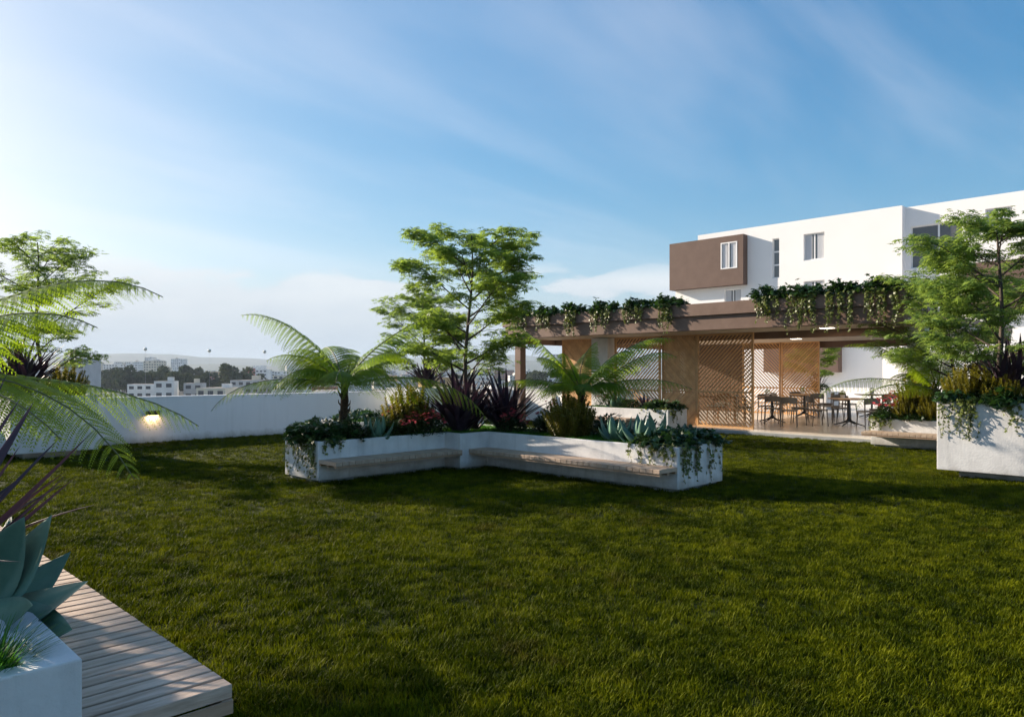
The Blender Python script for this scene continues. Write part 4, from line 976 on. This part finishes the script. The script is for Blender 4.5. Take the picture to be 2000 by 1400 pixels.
# --- ivy
ivV = [(0, -.15, 0), (.42, -.30, -.05), (.30, .05, .02), (.55, .30, -.06), (.18, .35, .02), (0, .72, -.08), (-.18, .35, .02), (-.55, .30, -.06), (-.30, .05, .02), (-.42, -.30, -.05)]
ivF = [(0, 1, 2), (0, 2, 8), (0, 8, 9), (2, 3, 4), (4, 5, 6), (6, 7, 8), (2, 4, 8), (4, 6, 8)]
def ivy(label, x, y, z, mound, strands, seed, leaf=0.075, group='trailing ivy'):
    """mound: list of (dx,dy,rx,ry,rz,n); strands: list of (x,y,outward normal,length)"""
    t = thing('trailing_ivy', label, 'ivy', (x, y, z), group=group); rg = np.random.default_rng(seed); parts = []
    for dx, dy, rx, ry, rz, n in mound:
        dv = nrm(rg.normal(size=(n, 3))); dv[:, 2] = np.abs(dv[:, 2]) - .2; rr = rg.uniform(.55, 1.0, n)
        lump = 1 + .28 * np.sin(dv[:, :1] * 6.1 + seed) * np.cos(dv[:, 1:2] * 5.3 + seed * 2)
        ps = dv * rr[:, None] * lump * np.array([rx * 1.08, ry * 1.08, rz * 1.3]) + np.array([dx, dy, 0.02])
        R = rotz(rg.uniform(0, 6.28, n)) @ rotx(rg.normal(0, .65, n)) @ rotz(rg.uniform(0, 6.28, n))
        parts.append(scatter(ivV, ivF, ps, R, leaf * 1.12 * rg.uniform(.55, 1.25, n)))
    V, F = join_arr(parts); link('foliage', arr_mesh('foliage', V, F), M['ivy'], t)
    for (sx, sy, nx, ny, ln) in strands:
        k = max(6, int(ln / 0.030)); u = (np.arange(k) + rg.uniform(0, .6, k)) / k; ph = rg.uniform(0, 6.28); am = rg.uniform(.01, .035)
        tx, ty = -ny, nx; sw = am * np.sin(u * rg.uniform(3, 7) + ph); off = .025 + .02 * np.sin(u * 9 + ph)
        ps = np.stack([sx + tx * sw + nx * off, sy + ty * sw + ny * off, .03 - u * ln], -1)
        pl = ps + rg.normal(0, .016, ps.shape)
        base_a = math.atan2(ny, nx) - math.pi / 2
        R = rotz(np.full(k, base_a) + rg.normal(0, .6, k)) @ rotx(rg.uniform(-1.5, -.6, k)) @ rotz(rg.normal(0, .9, k))
        sc = leaf * (.85 - .35 * u) * rg.uniform(.6, 1.1, k)
        V, F = scatter(ivV, ivF, pl, R, sc)
        o = link('trailing_strand', arr_mesh('trailing_strand', V, F), M['ivy_tip'], t)
        m = MB(); m.tube([Vector((sx, sy, .04))] + [Vector(p) for p in ps[::3]] + [Vector(ps[-1])], .0028, 4, cap=False); m.build('stem', M['vine_stem'], o)
    return t
rr = random.Random(12)
# left end of central planter: hangs over the -X end and the front
st = [(-.18 - .012, rr.uniform(-.40, .42), -1, 0, rr.uniform(.25, .62)) for _ in range(15)] + [(rr.uniform(-.16, .35), -.45, 0, -1, rr.uniform(.12, .26)) for _ in range(8)]
ivy('dark ivy spilling over the left end of the central planter', 5.62, 9.77, 0.60, [(-.02, 0, .32, .50, .26, 760), (.38, -.12, .42, .34, .24, 560), (-.16, .1, .16, .40, .16, 250)], st, 31, .085)
st = [(rr.uniform(-.52, .50), -.30, 0, -1, rr.uniform(.2, .58)) for _ in range(16)] + [(-.585, rr.uniform(-.25, .45), -1, 0, rr.uniform(.15, .38)) for _ in range(12)]
ivy('green ivy spilling over the right end of the central planter', 8.92, 5.58, 0.60, [(-.05, .0, .55, .34, .20, 700), (-.38, .18, .26, .36, .14, 380), (.45, -.05, .32, .34, .15, 380)], st, 32, .088)
st = [(-.07, rr.uniform(-.55, .05), -1, 0, rr.uniform(.25, .62)) for _ in range(17)] 
ivy('ivy with long strands hanging at the left corner of the tall right planter', 12.47, 3.28, 1.15, [(.12, -.20, .22, .34, .13, 360), (-.04, -.05, .10, .16, .12, 90)], st, 33, .075)
ivy('broad ivy tuft lapping over the front of the tall right planter', 12.47, 2.60, 1.12, [(-.04, .0, .13, .16, .12, 70), (-.07, -.14, .10, .14, .22, 60), (.14, -.05, .18, .3, .1, 120)], [(-.07, -.20, -1, 0, .40), (-.07, -.16, -1, 0, .22)], 34, .11)
ivy('single thin ivy strand hanging near the right edge of the tall planter', 12.47, 2.28, 1.15, [(.05, 0, .12, .16, .10, 80)], [(-.07, .02, -1, 0, .50), (-.07, -.10, -1, 0, .33), (-.07, -.14, -1, 0, .2)], 35, .085)
st = [(-.08, rr.uniform(-.05, .36), -1, 0, rr.uniform(.15, .27)) for _ in range(14)] + [(rr.uniform(0, .4), .42, 0, 1, .3) for _ in range(4)]
ivy('dense ivy curtain at the patio corner of the low right planter', 16.55, 5.32, 0.60, [(.15, .1, .26, .32, .14, 420), (.05, -.5, .18, .4, .10, 260)], st, 36, .08)
st = [(-.06, rr.uniform(-.5, .5), -1, 0, rr.uniform(.12, .3)) for _ in range(9)] + [(rr.uniform(0, .5), -.42, 0, -1, rr.uniform(.2, .4)) for _ in range(6)]
ivy('ivy on the near end of the planter before the timber screens', 16.4, 11.02, 0.60, [(.25, .1, .36, .5, .22, 520), (.5, -.25, .35, .22, .18, 260)], st, 37, .10)
ivy('ivy on the low planter between the central planter and the far wall', 8.3, 13.1, 0.60, [(.3, 0, .55, .5, .18, 380)], [(-.29, rr.uniform(-.4, .4), -1, 0, .25) for _ in range(5)], 38, .09)
ords = ['first', 'second', 'third', 'fourth', 'fifth', 'sixth', 'seventh', 'eighth', 'ninth', 'tenth', 'eleventh']
roof_y = [15.6, 14.6, 13.6, 12.5, 11.4, 10.45, 7.75, 6.95, 6.1, 5.3]
for i, ry_ in enumerate(roof_y):
    L0 = [.50, .45, .66, .55, .42, .66, .52, .80, .78, .70][i]
    st = [(-.045, rr.uniform(-.32, .32), -1, 0, L0 * rr.uniform(.55, 1.15)) for _ in range(15)]
    lab = ('ivy clump hanging from the pergola roof edge left of the bare fascia, %s from left' % ords[i]) if i < 6 else ('ivy clump hanging from the pergola roof edge right of the bare fascia, %s from left' % ords[i - 6])
    ivy(lab, 15.95, ry_, 3.25, [(.14, 0, .24, .52, .22, 300), (.05, .15, .16, .26, .30, 130), (.1, -.25, .2, .3, .2, 110)], st, 50 + i, .105, 'ivy along the pergola roof edge')

# --- maple-like trees
def leaf5():
    V = [(0, 0, 0)]; F = []
    for k, (a, l) in enumerate(((-100, .62), (-52, .86), (0, 1.0), (52, .86), (100, .62))):
        a = rad(a); d = (math.sin(a), math.cos(a)); s = (math.cos(a) * .13, -math.sin(a) * .13); i = len(V)
        V += [(d[0] * l * .5 - s[0], d[1] * l * .5 - s[1], -.03), (d[0] * l, d[1] * l, -.20 * l), (d[0] * l * .5 + s[0], d[1] * l * .5 + s[1], -.03)]
        F += [(0, i, i + 1), (0, i + 1, i + 2)]
    return np.array(V), np.array(F)
L5V, L5F = leaf5()
def maple(label, x, y, z, H, crad, cbase, seed, nlimb=13, tr=0.035, lean=(0, 0), leaf=0.086, ncl=20, mat='maple', prof=None, name='maple_tree'):
    t = thing(name, label, 'tree', (x, y, z)); rg = np.random.default_rng(seed); m = MB(); cl = []
    npt = 12; tp = []
    for i in range(npt):
        u = i / (npt - 1); tp.append(np.array([lean[0] * u + .035 * math.sin(u * 7 + seed), lean[1] * u + .035 * math.cos(u * 6 + seed * 2), H * .93 * u]))
    tp = np.array(tp); m.tube([Vector(p) for p in tp], [tr * (1 - .85 * i / (npt - 1)) + .004 for i in range(npt)], 8)
    def at(u):
        f = u * (npt - 1); k = min(npt - 2, int(f)); return tp[k] + (tp[k + 1] - tp[k]) * (f - k)
    prof = prof or (lambda q: math.sin(math.pi * (0.16 + .78 * q)) ** .8)
    for i in range(nlimb):
        q = i / max(1, nlimb - 1); u0 = cbase + (0.93 - cbase) * q ** 1.05; p0 = at(u0 * .98); az = i * 2.399 + rg.uniform(-.5, .5)
        r_ = crad * prof(q) * rg.uniform(.72, 1.15); rise = r_ * rg.uniform(.45, .95) * (1 - .25 * (1 - q))
        e = p0 + np.array([math.cos(az) * r_, math.sin(az) * r_, rise]); c1 = p0 + (e - p0) * .35 + np.array([0, 0, -.02 * r_]); c2 = p0 + (e - p0) * .7 + np.array([0, 0, .05 * r_])
        B = bez([p0, c1, c2, e], 9); r0 = tr * .48 * (1 - .5 * q)
        m.tube([Vector(b_) for b_ in B], [r0 * (1 - .8 * k / 8) + .002 for k in range(9)], 6)
        ns = int(5 + 7 * r_ / crad)
        for s in range(ns):
            f = 0.25 + .75 * (s + rg.uniform(0, .9)) / ns; k = min(7, int(f * 8)); p = B[k] + (B[k + 1] - B[k]) * (f * 8 - k)
            a2 = az + rg.choice([-1, 1]) * rg.uniform(.3, 1.5); l2 = crad * rg.uniform(.18, .42) * (1.15 - .4 * f)
            e2 = p + np.array([math.cos(a2) * l2, math.sin(a2) * l2, l2 * rg.uniform(.05, .75)])
            m.tube([Vector(p), Vector((p + e2) / 2 + np.array([0, 0, .03 * l2])), Vector(e2)], [.0065, .0045, .002], 5, cap=False)
            cl.append((e2, 1.0)); cl.append(((p + 2 * e2) / 3 + rg.normal(0, .04, 3), .8))
            for z_ in range(2):
                a3 = a2 + rg.uniform(-1.1, 1.1); e3 = e2 + np.array([math.cos(a3), math.sin(a3), rg.uniform(-.1, .5)]) * l2 * rg.uniform(.35, .7)
                m.tube([Vector(e2), Vector(e3)], [.0035, .0015], 4, cap=False); cl.append((e3, .9))
        cl.append((e, 1.0))
    for k in range(5): cl.append((tp[-1] + rg.normal(0, .10, 3) * np.array([1, 1, .8]), 1.0))
    m.build('trunk', M['bark'], t, smooth=True)
    pos = []; az_ = []
    for c_, w_ in cl:
        n = int(ncl * w_ * rg.uniform(.7, 1.3)); a = rg.uniform(0, 6.28, n); r_ = .155 * np.sqrt(rg.uniform(0, 1, n)) * crad ** .4
        pos.append(np.stack([c_[0] + np.cos(a) * r_, c_[1] + np.sin(a) * r_, c_[2] - .5 * r_ ** 1.2 + rg.normal(0, .022, n)], -1)); az_.append(a)
    pos = np.concatenate(pos); a = np.concatenate(az_); n = len(pos)
    R = rotz(a - math.pi / 2 + rg.normal(0, .7, n)) @ rotx(rg.normal(-.30, .30, n)) @ rotz(rg.normal(0, .15, n))
    V, F = scatter(L5V, L5F, pos, R, leaf * rg.uniform(.6, 1.15, n))
    link('crown', arr_mesh('crown', V, F), M[mat], t)
    return t
maple('slender maple tree with open layered crown rising from the central planter', 8.60, 9.72, 0.53, 3.72, 1.10, .28, 21, 17, .040, (.05, -.03), prof=lambda q: .55 + .5 * math.sin(math.pi * (.05 + .75 * q)) if q < .8 else .75 - .9 * (q - .8))
maple('smaller maple tree in the tall planter behind, left of the central maple', 12.60, 15.95, 1.1, 2.75, 1.25, .12, 5, 14, .035, (-.05, .05))
maple('maple tree against the bright sky in the tall planter at far left', 3.58, 16.15, 1.1, 3.15, 1.22, .14, 33, 14, .036, (-.10, .06), leaf=.082, ncl=16)
maple('maple tree in the tall planter at the right edge in front of the white building', 13.05, 2.66, 1.1, 3.05, 1.08, .13, 44, 15, .042, (.06, .02), leaf=.088, mat='maple_sun')
maple('maple tree in the low planter at right, low spreading crown over the patio', 16.85, 4.05, 0.5, 3.05, 1.5, .30, 61, 16, .04, (-.30, .35), mat='maple_sun')
maple('small maple tree at the back of the patio beyond the dining tables', 29.2, 12.2, 0.75, 2.4, .95, .25, 71, 10, .03)
maple('unseen maple tree added out of view at left to shade the foreground planter', -2.4, 12.0, 0.0, 4.3, 0.95, .35, 91, 15, .05, (0, 0), leaf=.11)  # never in view; added so its crown shades the foreground planter and bench
tall_planter('back_planter', 'tall white planter at the back of the patio beyond the dining tables', 28.6, 29.9, 11.5, 12.8, 0.80)
shrub('dark leafy shrub in the planter at the back of the patio', 28.9, 11.9, 0.75, .45, .45, 700, 16, .1)

# ------------------------------------------------------------------ the city beyond
M['city_ground'] = mat_noise('city_ground', (0.10, 0.10, 0.085), (0.26, 0.25, 0.22), 0.02, 0.9)
M['hill'] = mat_noise('hill', (0.035, 0.05, 0.03), (0.07, 0.085, 0.05), 0.004, 0.95)
M['cwin'] = mat_plain('city_window', (0.055, 0.06, 0.07), 0.25)
M['croof'] = mat_noise('city_roof', (0.24, 0.22, 0.20), (0.36, 0.33, 0.30), 0.3, 0.9)
M['tree_far'] = mat_leaf('city_tree', (0.028, 0.044, 0.022), (0.075, 0.098, 0.045), 0.1, rough=0.95, spec=0.0)
tints = {'white': (0.80, 0.78, 0.74), 'cream': (0.72, 0.64, 0.50), 'grey': (0.48, 0.48, 0.48), 'pink': (0.45, 0.17, 0.14), 'ochre': (0.48, 0.33, 0.16), 'brick': (0.24, 0.12, 0.08)}
for k, v in tints.items(): M['city_' + k] = mat_noise('city_' + k, tuple(c * .86 for c in v), v, 0.25, 0.85)
m = MB(); m.quad((-9000, -9000, CITY_Z), (9000, -9000, CITY_Z), (9000, 9000, CITY_Z), (-9000, 9000, CITY_Z)); tag(m.build('city_ground', M['city_ground']), kind='structure')
def ridge(d, hmin, hmax, seed, depth):
    rg = random.Random(seed); ph = [rg.uniform(0, 6.28) for _ in range(6)]; V = []; F = []; n = 140
    for i in range(n):
        a = rad(-20 + 130 * i / (n - 1)); s = sum(math.sin(a * f + p) / (f / 3) ** .8 for f, p in zip((9, 17, 31, 53, 89, 140), ph)) / 2.2
        h = hmin + (hmax - hmin) * (0.5 + .5 * math.tanh(s * 2.6))
        for k, (dd, hh) in enumerate(((-depth, 0), (-depth * .45, h * .55), (0, h), (depth * .6, 0))):
            V.append(((d + dd) * math.cos(a), (d + dd) * math.sin(a), CITY_Z - 2 + hh))
    for i in range(n - 1):
        for k in range(3): F.append((i * 4 + k, (i + 1) * 4 + k, (i + 1) * 4 + k + 1, i * 4 + k + 1))
    m = MB(); m.add(V, F); tag(m.build('hills', M['hill'], None, smooth=True), kind='structure')
ridge(4300, 35, 100, 3, 700); ridge(6200, 100, 170, 8, 900)

def city_block(label, px, d, wpx, top_y, col, rg, group, floors=None, detail=False, depth=None, rot=None, roof_extra=True):
    """a city building seen at photograph column px, depth d, width in photograph pixels, roof at row top_y"""
    p = W(px, 725, d); wd_ = wpx * d / 1440; zt = EYE - (top_y - 725) * d / 1440; h = max(4.0, zt - CITY_Z); dp = depth or wd_ * rg.uniform(.7, 1.2)
    t = thing('city_building', label, 'building', (p.x, p.y, CITY_Z), rad(-45) + (rg.uniform(-.5, .5) if rot is None else rot), group)
    boxo('wall', M['city_' + col], t, -wd_ / 2, wd_ / 2, -dp / 2, dp / 2, -0.5, h)
    rf = boxo('roof', M['croof'], t, -wd_ / 2 + .25, wd_ / 2 - .25, -dp / 2 + .25, dp / 2 - .25, h + .002, h + .08)
    if roof_extra and rg.random() < .6:
        a = rg.uniform(-.3, .2) * wd_; boxo('stair_head', M['city_' + rg.choice(['white', 'grey', 'cream'])], t, a, a + min(4, wd_ * .25), -1.5, 1.5, h + .081, h + rg.uniform(1.4, 2.6))
    fl = floors or max(2, int(h / 3.1)); nw = max(2, int(wd_ / 3.6)); fh = h / fl; ww = wd_ / nw
    def panes(mb, i, j):
        z0 = i * fh + fh * .32; z1 = z0 + fh * .42; x0 = -wd_ / 2 + j * ww + ww * .22; x1 = x0 + ww * .56
        mb.box(x0, x1, -dp / 2 - .05, -dp / 2 + .05, z0, z1)
    if detail:
        for i in range(fl):
            for j in range(nw): q = MB(); panes(q, i, j); q.build('window', M['cwin'], t)
    else:
        q = MB()
        for i in range(fl):
            for j in range(nw):
                if rg.random() < .85: panes(q, i, j)
        nd = max(2, int(dp / 3.8)); wq = dp / nd
        for i in range(fl):
            for j in range(nd):
                for sx in (-1, 1):
                    z0 = i * fh + fh * .32; y0 = -dp / 2 + j * wq + wq * .25; q.box(sx * wd_ / 2 - .05, sx * wd_ / 2 + .05, y0, y0 + wq * .5, z0, z0 + fh * .42)
        tag(q.build('windows', M['cwin'], t), kind='stuff')
    return t
rg = random.Random(77)
named = [('pale low block with a plain blank wall just above the parapet wall', 325, 330, 36, 744, 'white', 0), ('grey flat-roofed house with a roof tank just above the parapet wall', 381, 340, 34, 748, 'grey', 0),
         ('long pale roof low above the parapet left of the pale blank block', 288, 360, 60, 750, 'white', 0), ('low cream house right of the grey house above the parapet', 430, 330, 60, 757, 'cream', 0),
         ('white twin slab tower standing tallest on the left skyline', 294, 1500, 15, 698, 'white', 0), ('grey slab tower beside the white tower on the left skyline', 308, 1480, 16, 704, 'grey', 0),
         ('white narrow tower right of the grey slab tower', 319, 1530, 9, 706, 'white', 0), ('pinkish white tower right of the slab towers on the skyline', 350, 1500, 22, 701, 'white', 0),
         ('long white terraced block left of the skyline towers', 245, 1050, 60, 712, 'white', 0), ('white stepped block behind the left tree', 262, 1250, 46, 707, 'white', 0), ('grey office block beside the left shrub, with ribbed top', 160, 420, 46, 700, 'grey', 0), ('blue-grey lattice-fronted block right of the left shrub', 184, 500, 16, 725, 'grey', 0),
         ('narrow dusty pink building right of the city trees', 489, 760, 14, 719, 'pink', 0), ('white office block with rows of windows beside the pink building', 510, 820, 30, 722, 'white', 0),
         ('cream block with regular windows behind the left fern', 560, 560, 42, 733, 'cream', 0), ('white villa with pale roof behind the centre-left fern', 600, 620, 30, 726, 'white', 0), ('white tower with dark windows seen under the pergola', 1089, 900, 18, 692, 'white', 0),
         ('white long block seen between the maple trunk and the pergola post', 945, 700, 40, 728, 'white', 0), ('dark grey slim tower near the pergola post', 959, 720, 8, 712, 'grey', 0), ('ochre house right of the centre-left fern', 765, 560, 16, 733, 'ochre', 0), ('brick red house low behind the fern', 470, 640, 12, 738, 'brick', 0)]
for (l, px, d, w_, ty, col, r_) in named: city_block(l, px, d, w_, ty, col, rg, 'city landmarks', detail=(d < 900), rot=rg.uniform(-.25, .25))
taken = [(n[1], n[2]) for n in named]
words = {'white': 'small white', 'cream': 'small cream', 'grey': 'small grey', 'pink': 'small reddish', 'ochre': 'small ochre', 'brick': 'small brick-brown'}
for d in (290, 350, 420, 490, 560, 640, 730, 840, 970, 1130, 1330, 1600, 1950, 2400):
    x = -60 + rg.uniform(0, 30)
    while x < 1170:
        w_ = max(6.0, rg.uniform(8, 24) * 1440 / d) if d < 1000 else rg.uniform(7, 18)
        h_ = rg.uniform(6, 14) if d < 900 else rg.uniform(9, 20)
        if rg.random() < .06 and d > 900: h_ *= 1.8
        ty = 725 + 1440 * (EYE - (CITY_Z + h_)) / d
        xc = x + w_ / 2
        if not any(abs(xc - a) < w_ * .8 + 12 and abs(d - b) < 120 for a, b in taken) and not (240 < xc < 470 and 440 < d < 680) and rg.random() < (.88 if d < 1000 else .55):
            col = rg.choices(['white', 'cream', 'grey', 'pink', 'ochre', 'brick'], [6, 3.5, 2.5, .7, .8, .7])[0]
            zone = 'near rows of the city below the parapet' if d < 600 else ('middle rows of the hazy city' if d < 1200 else 'farthest rows of the hazy city')
            city_block('%s flat-roofed building in the %s' % (words[col], zone), xc, d + rg.uniform(-25, 25), w_, ty, col, rg, '%s buildings in the %s' % (words[col].replace('small ', ''), zone))
        x += w_ * rg.uniform(1.05, 1.45) + 2

# city trees
def far_tree_mesh(seed):
    rg = np.random.default_rng(seed); parts = []
    for k in range(9):
        c_ = np.array([rg.normal(0, .20), rg.normal(0, .20), rg.uniform(.38, .86)]); r_ = rg.uniform(.14, .24); n = 110
        dv = nrm(rg.normal(size=(n, 3))); ps = c_ + dv * r_ * rg.uniform(.6, 1.05, n)[:, None] * np.array([1, 1, .8])
        parts.append(scatter([(-.5, -.5, 0), (.5, -.4, .1), (.4, .5, 0), (-.4, .5, -.1)], [(0, 1, 2, 3)], ps, rotz(rg.uniform(0, 6.28, n)) @ rotx(rg.uniform(0, 3.1, n)), np.full(n, .085)))
    V, F = join_arr(parts); me = arr_mesh('crown', V, F); me.materials.append(M['tree_far']); return me
FT = [far_tree_mesh(i) for i in range(5)]
mt = MB(); mt.tube([(0, 0, -.02), (.01, 0, .3), (0, .01, .6)], [.022, .016, .008], 6); FTT = mt.mesh('trunk'); FTT.materials.append(M['bark'])
def far_tree(px, d, h, label, group):
    p = W(px, 725, d); t = thing('city_tree', label, 'tree', (p.x, p.y, CITY_Z), rg.uniform(0, 6), group); t.scale = (h * rg.uniform(.8, 1.1),) * 2 + (h,)
    link('crown', FT[rg.randrange(5)], None, t); link('trunk', FTT, None, t)
for i in range(46): far_tree(rg.uniform(215, 465), rg.uniform(470, 640), rg.uniform(11, 17) if i % 4 else rg.uniform(17, 22), 'dark tree in the grove before the skyline towers', 'dark grove in the city')
for i in range(34): far_tree(rg.uniform(480, 1120), rg.uniform(450, 1100), rg.uniform(9, 15), 'dark tree scattered between the city houses behind the planter', 'scattered city trees')
for i in range(24): far_tree(rg.uniform(1000, 1110), rg.uniform(420, 640), rg.uniform(11, 17), 'dark tree in the grove seen under the pergola', 'grove under the pergola')
for i in range(22): far_tree(rg.uniform(-40, 220), rg.uniform(480, 900), rg.uniform(10, 16), 'dark tree in the city behind the left tall planter', 'city trees at far left')
# tall street lamps with round globes
M['globe'] = mat_plain('lamp_globe', (0.5, 0.52, 0.46), 0.3); M['pole'] = mat_plain('lamp_pole', (0.42, 0.43, 0.44), 0.5)
for px, py, d, l in ((284, 682, 130, 'leftmost round globe lamp on a thin tall mast above the city'), (409, 685, 140, 'middle round globe lamp on a thin tall mast above the city'), (517, 687, 170, 'smallest round globe lamp on a thin mast beside the left fern')):
    p = W(px, py, d); t = thing('mast_lamp', l, 'lamp', (p.x, p.y, CITY_Z), group='round globe lamps on masts'); h = p.z - CITY_Z; r_ = 3.2 * d / 1440
    m = MB(); m.tube([(0, 0, -.3), (0, 0, h - r_)], [.02, .012], 8); m.build('mast', M['pole'], t)
    m = MB(); m.lathe([(r_ * math.sin(a) + .001, h - r_ * math.cos(a)) for a in [math.pi * k / 10 for k in range(11)]], 14); m.build('globe', M['globe'], t, smooth=True)

# ------------------------------------------------------------------ air
hz = MB(); hz.box(-8600, 8600, -8600, 8600, CITY_Z - 1.5, 158); ho = hz.build('haze', None); tag(ho, 'thin pale haze over the city', kind='stuff')
hm = bpy.data.materials.new('haze'); hm.use_nodes = True; hn = hm.node_tree.nodes; hn.clear()
pv = hn.new('ShaderNodeVolumePrincipled'); pv.inputs['Color'].default_value = (0.72, 0.85, 1.0, 1); pv.inputs['Density'].default_value = 0.00013; pv.inputs['Anisotropy'].default_value = 0.0
oo = hn.new('ShaderNodeOutputMaterial'); hm.node_tree.links.new(pv.outputs[0], oo.inputs['Volume']); ho.data.materials.append(hm)
